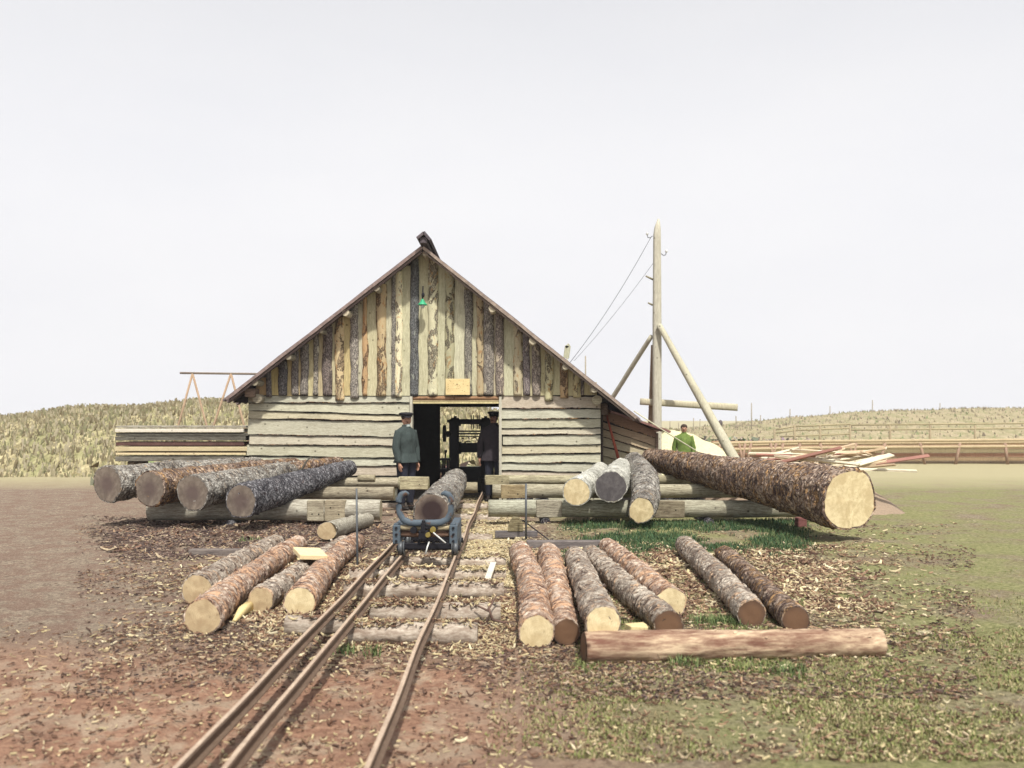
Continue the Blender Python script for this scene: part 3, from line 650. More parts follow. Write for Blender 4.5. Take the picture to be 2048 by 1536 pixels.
q = MB(); c = P(940, 972, 17.5); q.tube([P(905, 975, 17.5), P(955, 975, 17.5)], .10, 16, (1, .95, .8), rough=.05, sub=.1); tag(q.build('log_roller', M['beam']), 'short pale roller log under the riding log at the doorway', 'roller')
q = MB(); sb(q, 960, 962, 996, 985, .5, 18.2); sb(q, 955, 958, 1000, 962, .55, 18.18); tag(q.build('work_bench', M['dark_in']), 'low dark bench in the shadow right of the riding log', 'bench')

# ------------------------------------------------------------------ track
def rail(label, X, y0, y1, z=.118, bend=0):
    mb = MB(); prof = [(-.028, 0), (.028, 0), (.028, .006), (.005, .012), (.005, .045), (.011, .05), (.011, .065), (-.011, .065), (-.011, .05), (-.005, .045), (-.005, .012), (-.028, .006)]
    N = 60; vs = []
    for i in range(N+1):
        t = i/N; y = y0+(y1-y0)*t; w = .014*nz(y*.6, X*5, 1)+bend*t*t; zz = z+.006*nz(y*.8, X, 6)
        for px, pz_ in prof: vs.append((X+w+px, y, zz+pz_))
    q = len(prof); hc = {6: (1.35, 1.3, 1.25), 5: (.85, .8, .78), 7: (.85, .8, .78)}
    for i in range(N):
        for k in range(q): mb.add([vs[i*q+k], vs[i*q+(k+1) % q], vs[(i+1)*q+(k+1) % q], vs[(i+1)*q+k]], [(0, 1, 2, 3)], hc.get(k, (.42, .36, .33)))
    if 0: mb.add(vs, [(i*q+k, i*q+(k+1) % q, (i+1)*q+(k+1) % q, (i+1)*q+k) for i in range(N) for k in range(q)]+[tuple(range(q)), tuple(N*q+k for k in reversed(range(q)))])
    return tag(mb.build('track_rail', M['rail']), label, 'rail', 'rails of the narrow track')
rail('leftmost thin worn rail of the track, beside the ground logs', -1.352, 1.0, 12.3)
rail('middle rail, carrying the left wheels of the log trolley', -1.15, 1.0, 18.4)
rail('right rail, carrying the right wheels of the log trolley', -.583, 1.0, 18.4)
SLP = []
gsl = 'weathered round sleepers under the rails'
for i, (x0, x1, y, r, lab) in enumerate(((700, 955, 1263, 24, 'nearest round sleeper, half sunk in red earth'), (742, 1001, 1221, 23, 'second round sleeper from the front, twig at its right end'),
        (690, 1008, 1177, 19, 'third sleeper with pale bleached surface and grass tufts'), (700, 1012, 1142, 15, 'flat grey sleeper just in front of the trolley'),
        (760, 1012, 1118, 12, 'sleeper in the shadow of the trolley wheels'), (830, 985, 1068, 11, 'chip-strewn sleeper just behind the trolley'),
        (900, 1000, 1030, 10, 'worn sleeper midway between the trolley and the doorway'), (760, 975, 1008, 9, 'farthest sleeper close to the shed doorway'), (572, 690, 1247, 19, 'short log stub left of the nearest sleeper between log end and rail'))):
    Y = FPX*(H-.05)/(y-CY); rr = max(.07, r*Y/FPX*1.05); cz = .122-rr-(0, 0, 0, .035, .045, .05, .05, .05, .01)[i]
    SLP.append((XF(x0, Y), XF(x1, Y), Y, rr, cz)); mb = MB(); mb.tube([(XF(x0, Y), Y, cz), (XF(x1, Y), Y+rnd.uniform(-.03, .03), cz-.004)], [rr, rr*.9], 24, (rnd.uniform(.85, 1.1),)*3, rough=.16, sub=.07, seed=i*7)
    tag(mb.build('sleeper', M['sleeper']), lab, 'sleeper', gsl)

# ------------------------------------------------------------------ trolley
TY = 9.58
tr = empty('log_trolley', Vector((-.867, TY, .18)), 'blue-grey iron log trolley with upcurved horns on the narrow rails', 'trolley')
def T(x, y, d=0): return P(x, y, TY+d) if False else P(x, y, TY)+Vector((0, d, 0))
for sx, (xs, mir) in enumerate(((798, 1), (901, -1))):
    q = MB(); pts = []
    for ang, xx, yy in ((0, 850, 1046), (0, 832, 1046), (0, 818, 1045), (0, 806, 1039), (0, 799, 1026), (0, 797, 1010), (0, 798, 997), (0, 803, 989), (0, 811, 986), (0, 818, 989)):
        x = xx if mir == 1 else 1700-xx
        pts.append(T(x, yy))
    # smooth
    sm = []
    for i in range(len(pts)-1):
        for t in (0, .5): sm.append(pts[i].lerp(pts[i+1], t))
    sm.append(pts[-1])
    q.tube(sm, [.034]*6+[.03]*(len(sm)-9)+[.026, .02, .012], 12, sq=4); q.build('horn', M['bluepaint'], tr)
def tb(mb, x0, y0, x1, y1, d0, d1): a = T(x0, y1); b = T(x1, y0); bx(mb, a.x, b.x, TY+d0, TY+d1, a.z, b.z)
for x0_, x1_ in ((786, 801), (899, 915)):
    q = MB(); tb(q, x0_, 1050, x1_, 1087, -.04, .75); tb(q, x0_+2, 1047, x1_-4, 1050.5, -.03, .10); sf = q.build('side_frame', M['bluepaint'], tr)
    for yb in (1055, 1068, 1081):
        q = MB(); q.tube([T((x0_+x1_)/2, yb, -.055), T((x0_+x1_)/2, yb, -.03)], .014, 6); q.build('bolt', M['iron'], sf)
q = MB(); q.tube([T(800, 1056, .02), T(900, 1056, .02)], .028, 10, (1, .9, .7)); q.tube([T(800, 1069, .06), T(900, 1069, .06)], .035, 10, (.6, .4, .35)); q.build('cross_timber', M['beam'], tr)
q = MB(); tb(q, 797, 1086, 904, 1097, .6, .66); q.build('lower_bar', M['iron'], tr)
q = MB(); tb(q, 797, 1086, 904, 1097, -.02, .04)
for k in range(7): 
    x = 806+k*14.5; tb(q, x, 1081, x+6, 1086, -.01, .03)
q.build('lower_bar', M['iron'], tr)
q = MB(); tb(q, 838, 1060, 858, 1077, -.07, .1); tb(q, 843, 1044, 852, 1062, -.08, .05); q.ell(T(848, 1042, -.05), (.02, .02, .02)); tb(q, 846, 1050, 876, 1058, -.03, .3)
q.tube([T(828, 1059, -.06), T(828, 1059, .03)], .035, 14); q.build('swivel', M['iron'], tr)
q = MB(); q.tube([T(867, 1058, -.08), T(867, 1058, .0)], .03, 12); q.tube([T(857, 1068, -.08), T(857, 1068, -.0)], .026, 12); q.build('brass_fitting', M['brass'], tr)
q = MB(); q.tube([T(868, 1063, -.09), T(893, 1083, -.12)], .008, 8); q.tube([T(859, 1083, -.04), T(856, 1092, -.09), T(853, 1106, -.1)], .008, 8); q.build('lever_rod', M['porcelain'], tr)
for x in (793, 909):
    for d in (.0, .62):
        w = MB(); c = T(x, 1100, d); cz = .184+.07; c = Vector(((-1.15 if x == 793 else -.583), TY+d, cz))
        w.tube([c-Vector((.025, 0, 0)), c+Vector((.025, 0, 0))], .07, 28); s = 1 if x == 793 else -1
        w.tube([c+Vector((s*.03, 0, 0)), c+Vector((s*.040, 0, 0))], .083, 28)
        wo = w.build('wheel', M['rod'], tr)
        hb = MB(); hb.tube([c-Vector((.045, 0, 0)), c+Vector((.045, 0, 0))], .03, 12); hb.build('hub', M['iron'], wo)
for d in (.0, .62):
    q = MB(); q.tube([Vector((-1.15, TY+d, .254)), Vector((-.58, TY+d, .254))], .02, 10); q.build('axle', M['iron'], tr)

# ------------------------------------------------------------------ stakes, planks, bits
q = MB(); q.tube([G(715, 1150), P(714, 1060, 9.6), P(713, 977, 9.6)], [.012, .012, .010], 8); tag(q.build('iron_stake', M['rod']), 'thin grey rod standing upright beside the left rail', 'stake', 'upright rods')
q = MB(); q.tube([P(1052, 1085, 12.0), P(1052, 967, 12.0)], .014, 8); tag(q.build('iron_stake', M['rod']), 'dark upright rod in front of the right skids', 'stake', 'upright rods')
q = MB(); a = G(1070, 1062, .03); q.tube([P(1045, 1040, 12.4), P(1098, 1080, 11.9)], .008, 6); tag(q.build('thin_rod', M['iron']), 'thin dark rod slanting down to the timber behind the logs', 'rod')
q = MB(); q.box(P(981, 1142, 9.1)+Vector((0, 0, .0)), (.06, .62, .022), Matrix.Rotation(R(-4), 3, 'Z') @ Matrix.Rotation(R(6), 3, 'X'), (1, 1, 1)); tag(q.build('pale_stake', M['plankwhite']), 'pale flat stake lying against a sleeper right of the track', 'stake')
q = MB(); q.box(P(620, 1107, 9.15), (.27, .34, .045), Matrix.Rotation(R(25), 3, 'Z') @ Matrix.Rotation(R(6), 3, 'X') @ Matrix.Rotation(R(5), 3, 'Y'), (1.1, 1.05, 1.0)); tag(q.build('short_plank', M['fresh']), 'short pale plank lying across two of the left ground logs', 'plank')
q = MB(); a = G(468, 1243, .015); b = G(499, 1212, .05); q.tube([a, a.lerp(b, .5)+Vector((0, 0, .02)), b], [.012, .034, .04], 12, (1.05, 1.0, .8), sq=4, rough=.15, seed=3); tag(q.build('split_wedge', M['fresh']), 'split yellow wedge of wood before a sawn log end on the left', 'wedge')
q = MB(); c = G(1030, 1075, 0); bx(q, XF(990, c.y), XF(1075, c.y), c.y-.05, c.y+.05, .0, .09, (.72, .68, .66)); tag(q.build('squared_timber', M['beam_dark']), 'short dark squared timber below the pointed wooden block', 'timber')
q = MB(); w = .105; X = XF(1031, c.y); z0 = .092
q.add([(X-w, c.y-.06, z0), (X+w, c.y-.06, z0), (X+w*.95, c.y-.06, z0+.10), (X+w*.35, c.y-.06, z0+.175), (X-w*.3, c.y-.06, z0+.18), (X-w*.9, c.y-.06, z0+.09),
       (X-w, c.y+.12, z0), (X+w, c.y+.12, z0), (X+w*.95, c.y+.12, z0+.10), (X+w*.35, c.y+.12, z0+.175), (X-w*.3, c.y+.12, z0+.18), (X-w*.9, c.y+.12, z0+.09)],
      [(0, 1, 2, 3, 4, 5), (11, 10, 9, 8, 7, 6), (0, 6, 7, 1), (1, 7, 8, 2), (2, 8, 9, 3), (3, 9, 10, 4), (4, 10, 11, 5), (5, 11, 6, 0)], (.55, .50, .36)); tag(q.build('pointed_block', M['beam']), 'pointed wooden block on the dark timber behind the right logs', 'block')
q = MB(); c = G(1125, 1097); bx(q, XF(1053, c.y), XF(1202, c.y), c.y-.06, c.y+.06, -.01, .10, (.85, .78, .72)); tag(q.build('squared_timber', M['beam_dark']), 'long grey timber behind the far ends of the right logs', 'timber')
q = MB(); c = G(470, 1110); bx(q, XF(380, c.y), XF(530, c.y), c.y-.06, c.y+.06, -.01, .07, (.9, .8, .7)); tag(q.build('squared_timber', M['beam_dark']), 'dark grey timber behind the far ends of the left logs', 'timber')
q = MB(); q.box(G(1275, 1258, .03), (.17, .12, .06), Matrix.Rotation(R(20), 3, 'Z'), (1.05, 1.03, .9), jit=.01); tag(q.build('wood_chunk', M['fresh']), 'pale chunk of wood just behind the cross log', 'chunk')
q = MB(); a = G(985, 1240, .02); q.tube([a, a+Vector((-.03, .05, .08)), a+Vector((.03, .1, .17))], [.012, .01, .006], 7, (.16, .10, .08)); q.tube([a+Vector((-.03, .05, .06)), a+Vector((-.14, .1, .10))], [.01, .006], 7, (.16, .1, .08)); q.tube([a, a+Vector((.1, -.1, 0))], [.012, .008], 7, (.16, .1, .08))
tag(q.build('forked_twig', M['chips']), 'small forked dark twig on the second sleeper', 'twig')
q = MB(); bx(q, XF(1593, 13.6), XF(1612, 13.6), 13.55, 13.7, 0, ZF(1035, 13.6), (.55, .25, .28)); tag(q.build('skid_post', M['beam']), 'dark reddish post propping the right skid', 'post')

# ------------------------------------------------------------------ mast
MY = 20.0
ms = empty('timber_mast', Vector((XF(1314, MY), MY, -.1)), 'tall pale squared mast braced by slanting poles right of the shed', 'mast')
q = MB(); q.tube([Vector((XF(1314, MY), MY, -.1)), P(1314, 650, MY), P(1314, 470, MY), P(1315, 455, MY), P(1317, 438, MY)], [.098, .092, .078, .065, .02], 16, (1, 1, 1), rough=.02, sub=.2, sq=5); q.build('mast_pole', M['pole'], ms)
for nm, a, b, r0, r1, c in (('brace', P(1303, 672, MY+.1), P(1222, 800, MY+1.2), .05, .06, (.95, .95, .92)), ('brace', P(1318, 650, MY-.15), P(1484, 945, 18.6), .06, .125, (1.0, 1.0, .93)), ('brace', P(1305, 690, MY+.15), P(1299, 900, MY+.35), .035, .06, (.55, .42, .36))):
    e = a+(b-a)*(1.0); d = b-a; k = (b.z+.1)/(-d.z) if d.z < 0 else 0; e = b+d*k
    q = MB(); q.tube([a, e], [r0, r1], 14, c, rough=.08, sub=.12, seed=r0*100); q.build(nm, M['pole'], ms)
q = MB(); q.tube([P(1280, 803, MY+.22), P(1475, 815, MY-.6+.5)], [.072, .075], 14, (1.05, 1.02, .92), rough=.05, sub=.15, sq=5); q.build('cross_beam', M['pole'], ms)
for x, y, s in ((1305, 472, -1), (1322, 507, 1)):
    c = P(x, y, MY-.05); q = MB(); q.tube([c, c+Vector((s*.05, 0, -.04)), c+Vector((s*.10, 0, -.03)), c+Vector((s*.115, 0, .03))], .009, 8); h = q.build('iron_hook', M['rod'], ms)
    q = MB(); q.ell(c+Vector((s*.115, 0, .05)), (.028, .028, .038)); q.build('insulator', M['porcelain'], h)
for x, y, l in ((1306, 559, .16), (1305, 610, .10)):
    q = MB(); c = P(x, y, MY); q.tube([c, c+Vector((-l, -.02, l*.45))], [.022, .018], 8, (.6, .58, .5)); q.build('climbing_peg', M['pole'], ms)
a = P(1301, 476, MY-.05)
for i, (b, sag) in enumerate(((P(1140, 725, MY-.9), .35), (P(1148, 722, MY+.8), .2))):
    q = MB(); st = a if i == 0 else P(1311, 520, MY)
    q.tube([st.lerp(b, t)-Vector((0, 0, sag*4*t*(1-t)*.35)) for t in [k/16 for k in range(17)]], .006 if i == 0 else .004, 5); tag(q.build('wire', M['rod']), ('thin wire from the top mast hook down to the roof', 'fainter wire from the mast side down to the roof')[i], 'wire', 'wires from the mast')
q = MB(); q.tube([P(1268, 822, 16.9), P(1330, 863, 17.0), P(1385, 897, 17.3), P(1445, 935, 17.6)], .012, 6); tag(q.build('rope', M['ropemat']), 'pale taut rope running down from the eave past the man in green', 'rope')

# ------------------------------------------------------------------ people
def skin_mesh(nodes, edges, sub=2):
    me = bpy.data.meshes.new('tmp'); me.from_pydata([n[0] for n in nodes], edges, [])
    o = bpy.data.objects.new('tmp', me); COL.objects.link(o)
    md = o.modifiers.new('s', 'SKIN'); md.use_smooth_shade = True
    for i, n in enumerate(nodes):
        sv = me.skin_vertices[0].data[i]; r = n[1]; sv.radius = (r, r) if not isinstance(r, tuple) else r
    me.skin_vertices[0].data[0].use_root = True
    s2 = o.modifiers.new('u', 'SUBSURF'); s2.levels = sub; s2.render_levels = sub
    dg = bpy.context.evaluated_depsgraph_get(); dg.update()
    nm = bpy.data.meshes.new_from_object(o.evaluated_get(dg)); bpy.data.objects.remove(o); return nm
def loft(mb, rings, seg=20, col=(1, 1, 1), wr=.0, sd=0):
    vs = []
    for (cx, cy, cz, rx, ry) in rings:
        for k in range(seg):
            a = 2*math.pi*k/seg; w = 1+wr*(nz(math.cos(a)*2.5+sd, math.sin(a)*2.5, cz*7)+.6*nz(math.cos(a)*6+sd, math.sin(a)*6, cz*3))
            vs.append((cx+rx*w*math.cos(a), cy+ry*w*math.sin(a), cz))
    n = len(rings); mb.add(vs, [(i*seg+k, i*seg+(k+1) % seg, (i+1)*seg+(k+1) % seg, (i+1)*seg+k) for i in range(n-1) for k in range(seg)], col, 0, True)
def person(label, loc, rot, h, top, legs, skin, hem=.80, cap=True, arms=((-.27, -.02), (.27, -.02)), belt=False, headturn=0, collar=None, flare=1.0):
    s = h/1.75; root = empty('person', loc, label, 'person'); root.rotation_euler = (0, 0, rot)
    def V(x, y, z): return Vector((x*s, y*s, z*s))
    N = []; E = []
    def nd(p, r, par=None):
        N.append((p, (r[0]*s, r[1]*s) if isinstance(r, tuple) else r*s)); i = len(N)-1
        if par is not None: E.append((par, i))
        return i
    pel = nd(V(0, 0, .95), (.14, .10)); ch = nd(V(0, 0, 1.25), (.15, .10), pel); up = nd(V(0, .01, 1.42), (.12, .08), ch); nk = nd(V(0, .005, 1.50), .05, up)
    ct, st = math.cos(headturn), math.sin(headturn)
    def Hd(x, y, z): return V(x*ct-y*st, x*st+y*ct-.01, z)
    jaw = nd(Hd(0, -.02, 1.555), (.058, .062), nk); hd = nd(Hd(0, 0, 1.63), (.078, .092), jaw); tp_ = nd(Hd(0, .01, 1.705), (.062, .075), hd)
    nose = nd(Hd(0, -.105, 1.61), .014, hd)
    for e in (-1, 1): nd(Hd(e*.083, .01, 1.615), (.012, .02), hd)
    wrists = []
    for sgn, (ax_, ay) in zip((-1, 1), arms):
        sh = nd(V(sgn*.17, .01, 1.40), .06, up); el = nd(V(ax_*1.02, .02+ay*.3, 1.12), .042, sh); wr = nd(V(ax_, ay-.03, .86), .027, el)
        pm = nd(V(ax_, ay-.045, .80), (.020, .036), wr); wrists.append((V(sgn*.17, .01, 1.40), V(ax_*1.02, .02+ay*.3, 1.12), V(ax_, ay-.03, .86)))
        for k, (dy, l) in enumerate(((-.028, .066), (-.010, .075), (.009, .070), (.026, .055))):
            f1 = nd(V(ax_, ay-.045+dy, .765), .0095, pm); f2 = nd(V(ax_-sgn*.010, ay-.047+dy, .765-l*.5), .0088, f1); nd(V(ax_-sgn*.026, ay-.047+dy, .765-l*.92), .0075, f2)
        t1 = nd(V(ax_-sgn*.008, ay-.082, .805), .011, pm); nd(V(ax_-sgn*.016, ay-.097, .765), .009, t1)
    for sgn in (-1, 1):
        hp = nd(V(sgn*.09, 0, .90), .085, pel); kn = nd(V(sgn*.10, -.01, .50), .055, hp); an = nd(V(sgn*.105, .02, .09), .038, kn); nd(V(sgn*.12, -.12, .04), .032, an)
    me = skin_mesh(N, E); me.materials.clear(); me.materials.append(skin); b = bpy.data.objects.new('body', me); COL.objects.link(b); b.parent = root
    for p in me.polygons: p.use_smooth = True
    def put(mb, nm, mat, sub=None):
        o = mb.build(nm, mat, origin=(0, 0, 0)); o.location = (0, 0, 0); o.parent = sub or root; return o
    # top garment
    q = MB(); rg = [(0, .0, hem-.005, .205*flare, .15*flare), (0, 0, hem, .215*flare, .165*flare), (0, 0, (hem+.98)/2, .205*(1+flare)/2, .158*(1+flare)/2), (0, 0, 1.02, .185, .14), (0, 0, 1.15, .188, .14), (0, 0, 1.28, .205, .15), (0, .005, 1.36, .222, .14), (0, .01, 1.41, .215, .125), (0, .01, 1.445, .18, .112), (0, .01, 1.475, .12, .098), (0, .0, 1.50, .078, .08), (0, -.002, 1.53, .070, .074)]
    rg = [tuple(u*(1-k/4)+w_*(k/4) for u, w_ in zip(r0_, r1_)) for r0_, r1_ in zip(rg, rg[1:]) for k in range(4)]+[rg[-1]]
    loft(q, [tuple(v*s for v in r) for r in rg], 40, wr=.15, sd=h)
    for (a, e, w), sg in zip(wrists, (-1, 1)):
        pts = [a+Vector((-sg*.01*s, 0, .01*s)), a.lerp(e, .3), a.lerp(e, .7), e, e.lerp(w, .35), e.lerp(w, .7), w]
        q.tube(pts, [v*s for v in (.085, .080, .072, .066, .062, .058, .052)], 18, rough=.2, seed=h*3+sg, sub=.03)
    put(q, 'jacket' if cap else 'shirt', top)
    q = MB()
    for sg in (-1, 1): loft(q, [tuple(v*s for v in r) for r in ((sg*.085, 0, .97, .10, .13), (sg*.09, 0, .80, .098, .12), (sg*.10, -.01, .50, .08, .095), (sg*.105, .0, .30, .075, .085), (sg*.105, .01, .14, .06, .07))], 16, wr=.12, sd=sg)
    put(q, 'trousers', legs)
    for sg in (-1, 1):
        q = MB(); loft(q, [tuple(v*s for v in r) for r in ((sg*.105, .01, .32, .066, .072), (sg*.107, .01, .15, .052, .058), (sg*.11, .0, .09, .052, .075))], 14); q.ell(V(sg*.115, -.05, .045), (.052*s, .14*s, .045*s)); put(q, 'boot', M['leather'])
    if belt: q = MB(); loft(q, [tuple(v*s for v in r) for r in ((0, 0, .955, .195, .150), (0, 0, .995, .193, .148))], 24); put(q, 'belt', M['leather'])
    if collar: q = MB(); loft(q, [tuple(v*s for v in r) for r in ((0, -.035, 1.50, .052, .056), (0, -.022, 1.545, .058, .060))], 16); put(q, 'collar', collar)
    for e in (-1, 1):
        q = MB(); q.ell(Hd(e*.032, -.083, 1.632), (.013*s, .008*s, .006*s)); put(q, 'eye', M['cap'])
    q = MB(); q.ell(Hd(0, -.094, 1.578), (.028*s, .008*s, .007*s)); put(q, 'moustache', M['hair'])
    rz = Matrix.Rotation(headturn, 3, 'Z')
    q = MB(); q.ell(Hd(0, .018, 1.665), (.091*s, .098*s, .085*s), rot=rz @ Matrix.Rotation(R(14), 3, 'X'), z0=-.25, z1=1.0); hr = put(q, 'hair', M['hair'])
    if cap:
        q = MB(); vs = [tuple(v*s for v in r) for r in ((0, 0, 1.672, .094, .104), (0, 0, 1.70, .098, .108), (0, .005, 1.715, .128, .135), (0, .01, 1.735, .128, .132), (0, .01, 1.752, .09, .09), (0, .01, 1.758, .002, .002))]
        vs = [(r[0], r[1]-.01*s, r[2], r[3], r[4]) for r in vs]; loft(q, vs, 24)
        q.ell(Hd(0, -.108, 1.672), (.062*s, .05*s, .008*s), rot=rz @ Matrix.Rotation(R(20), 3, 'X')); put(q, 'cap', M['cap'])
    return root
def at_feet(x, ytop, Y, h, dz=0):
    p = P(x, ytop, Y); p.z -= h; return p
pa = at_feet(812, 825, 16.25, 1.72)
person('man in grey-green jacket and dark cap standing left of the doorway', pa, R(52), 1.72, M['jacket'], M['trouser'], M['skin'], hem=.86, headturn=R(-34), collar=M['shirt_white'], arms=((-.24, -.04), (.26, .0)), flare=1.22)
pb = at_feet(988, 823, 17.75, 1.74)
person('man in long dark coat and cap half hidden by the right door post', pb, R(-12), 1.74, M['coat'], M['trouser'], M['skin_shade'], hem=.80, headturn=R(-5), flare=1.15)
pc = at_feet(1368, 848, 23.0, 1.62)
person('bareheaded young man in bright green belted shirt behind the huge log', pc, R(-10), 1.62, M['shirt_green'], M['trouser'], M['skin'], hem=.80, cap=False, belt=True, arms=((-.25, .06), (.25, .06)))

# ------------------------------------------------------------------ ground
def ground_z(x, y):
    z = .022*nz(x*1.3, y*1.3, 0)+.016*nz(x*4, y*4, 3)+.010*nz(x*9, y*9, 6)
    if -1.75 < x < .05 and y < 17: z -= .03
    if y > 21: z -= min(1, (y-21)/3)*.15
    return z
def gmesh():
    me = bpy.data.meshes.new('ground'); vs = []; fs = []
    def axis(lo, hi, dlo, dhi, st): 
        out = []; v = lo
        while v <= hi: out.append(v); v += st
        a = [lo]; k = st
        while a[-1] > dlo: k *= 1.25; a.append(a[-1]-k)
        b = [out[-1]]; k = st
        while b[-1] < dhi: k *= 1.25; b.append(b[-1]+k)
        return sorted(a[1:])+out+b[1:]
    xs = axis(-7.5, 7.5, -900, 900, .06); ys = axis(3.4, 17, -60, 1500, .06)
    for y in ys:
        for x in xs: vs.append((x, y, ground_z(x, y)))
    n = len(xs); fs = [(j*n+i, j*n+i+1, (j+1)*n+i+1, (j+1)*n+i) for j in range(len(ys)-1) for i in range(n-1)]
    me.from_pydata(vs, [], fs); me.polygons.foreach_set('use_smooth', [True]*len(fs)); o = bpy.data.objects.new('ground', me); COL.objects.link(o); o['kind'] = 'structure'
    t = NT('earth'); v = t.coord(rnd=False); sp = t.n('ShaderNodeSeparateXYZ'); t.l(v, 0, sp, 0)
    wob = t.noise(v, .9, 5, .6)
    def band(sock, amt, lo, hi):  # smooth mask of coordinate + noise
        m = t.n('ShaderNodeMath', operation='MULTIPLY_ADD'); m.inputs[1].default_value = amt; t.l(wob, 0, m, 0); t.l(sp, sock, m, 2)
        r = t.n('ShaderNodeMapRange'); r.inputs['From Min'].default_value = lo; r.inputs['From Max'].default_value = hi; t.l(m, 0, r, 'Value'); return r
    n1 = t.noise(v, 3.0, 7, .7); n2 = t.noise(v, 22, 6, .75); n3 = t.noise(v, 1.1, 5, .65)
    base = t.mix(t.ramp(n2, [(.32, 0.0), (.68, 1.0)]), (.095, .065, .05), (.40, .33, .25))
    base = t.mix(t.ramp(n1, [(.45, 0.0), (.55, .8)]), base, (.20, .13, .10))
    n4 = t.noise(v, 60, 5, .8); base = t.mix(t.ramp(n4, [(.55, 0.0), (.62, .7)]), base, (.52, .44, .32))
    red = t.mix(t.ramp(n2, [(.3, 0.0), (.7, 1.0)]), (.19, .095, .065), (.50, .31, .21))
    red = t.mix(t.ramp(n1, [(.48, 0.0), (.60, .8)]), red, (.47, .37, .27)); red = t.mix(t.ramp(n3, [(.5, 0.0), (.62, .55)]), red, (.20, .12, .085)); red = t.mix(t.ramp(n4, [(.56, 0.0), (.64, .6)]), red, (.12, .06, .045))
    near = band('Y', 1.0, 7.3, 6.3)          # 1 close to the camera
    left = band('X', 1.2, 1.3, .1)           # 1 on the left
    both = t.n('ShaderNodeMath', operation='MULTIPLY'); t.l(near, 0, both, 0); t.l(left, 0, both, 1)
    c = t.mix(both, base, red)
    grs = t.mix(t.ramp(n2, [(.3, 0.0), (.7, 1.0)]), (.10, .12, .035), (.38, .37, .18))
    right = band('X', 1.4, .9, 1.9); gm = t.n('ShaderNodeMath', operation='MULTIPLY'); t.l(right, 0, gm, 0); gr2 = t.ramp(n3, [(.36, .15), (.55, .9)]); t.l(gr2, 0, gm, 1)
    c = t.mix(gm, c, grs)
    far = band('Y', 3, 22, 30); c = t.mix(far, c, (.40, .36, .22))
    t.out(c, .95, n2, 1.0, .035, .1); me.materials.append(t.m); return o
gmesh()
# hill behind the shed
def hill(name, prof, Y0, depth, colA, colB, streak=True):
    """prof: list of (x_px, y_px of the crest)"""
    me = bpy.data.meshes.new(name); vs = []; nx = 160; ny = 20
    x0, x1 = prof[0][0], prof[-1][0]
    def crest(x):
        for (a, ya), (b, yb) in zip(prof, prof[1:]):
            if a <= x <= b: t = (x-a)/(b-a); t = t*t*(3-2*t); return ya+(yb-ya)*t
        return prof[-1][1]
    for i in range(nx+1):
        px = x0+(x1-x0)*i/nx; X = (px-CX)*(Y0+depth*.5)/FPX; zc = max(-.3, H-(crest(px)-CY)*(Y0+depth*.5)/FPX)
        for j in range(ny+1):
            t = j/ny; y = Y0+depth*t; z = -.3+(zc+.3)*math.sin(min(1, t*2)*math.pi/2)**1.0 * (1 if t < .5 else math.cos((t-.5)*math.pi)) 
            vs.append((X, y, z+.10*nz(X*.5, y*.5, 2)+.04*nz(X*2, y*2, 4)))
    n = ny+1; fs = [(i*n+j, (i+1)*n+j, (i+1)*n+j+1, i*n+j+1) for i in range(nx) for j in range(ny)]
    me.from_pydata(vs, [], fs); me.polygons.foreach_set('use_smooth', [True]*len(fs)); o = bpy.data.objects.new(name, me); COL.objects.link(o); o['kind'] = 'structure'
    t = NT(name+'_turf'); v = t.coord((2.4, 1, .8), rnd=False); n1 = t.noise(v, 2.2, 8, .75); n2 = t.noise(v, .5, 4)
    c = t.mix(t.ramp(n1, [(.38, 0.0), (.62, 1.0)]), colA, colB); c = t.mix(t.ramp(n2, [(.45, 0.0), (.65, .5)]), c, (.16, .19, .07))
    t.out(c, .95, n1, .6, .08, .1); me.materials.append(t.m)
hill('bank', [(-700, 858), (-100, 846), (250, 815), (440, 802), (700, 803), (900, 810), (955, 815), (985, 826), (1050, 840), (1200, 850), (1350, 866)], 28, 16, (.20, .17, .09), (.52, .46, .28))
hill('hills', [(1330, 862), (1440, 852), (1530, 842), (1600, 834), (1750, 822), (2000, 816), (2300, 830), (2600, 852)], 60, 60, (.26, .22, .13), (.46, .39, .26))

def top_z(x, y):
    z = ground_z(x, y)
    if -2.6 < x < .2:
        for x0, x1, Y, rr, cz in SLP:
            d = abs(y-Y)
            if x0 < x < x1 and d < rr*.8: z = max(z, cz+math.sqrt(rr*rr-d*d)*1.02)
    return z
# ------------------------------------------------------------------ scattered litter
def scatter(name, label, n, region, size, palette, seed, zoff=.004, dens=None, kind='stuff'):
    r = random.Random(seed); mb = MB()
    i = 0
    while i < n:
        px, py = r.uniform(region[0], region[2]), r.uniform(region[1], region[3])
        if dens and r.random() > dens(px, py): continue
        i += 1
        g = G(px, py, .04 if 680 < px < 1060 else 0); g.z = top_z(g.x, g.y)+zoff+r.random()*.012
        w = r.uniform(*size)*.45; l = r.uniform(*size)*r.uniform(.8, 2.0); a = r.uniform(0, 6.28); ti = r.uniform(-.45, .45)
        d = Vector((math.cos(a), math.sin(a), ti*.5)).normalized()*l/2; e = Vector((-math.sin(a), math.cos(a), r.uniform(-.4, .4))).normalized()*w/2
        c = r.choice(palette); k = r.uniform(.75, 1.15); c = tuple(q*k for q in c)
        h = Vector((0, 0, .004+r.random()*.004))
        v = [g-d-e*.6, g+d-e, g+d*.9+e*.8, g-d*.95+e]; v += [p+h for p in v]
        mb.add(v, [(4, 5, 6, 7), (0, 4, 7, 3), (0, 1, 5, 4), (1, 2, 6, 5), (2, 3, 7, 6)], c)
    o = mb.build(name, M['chips']); o['kind'] = kind; tag(o, label, 'litter'); return o
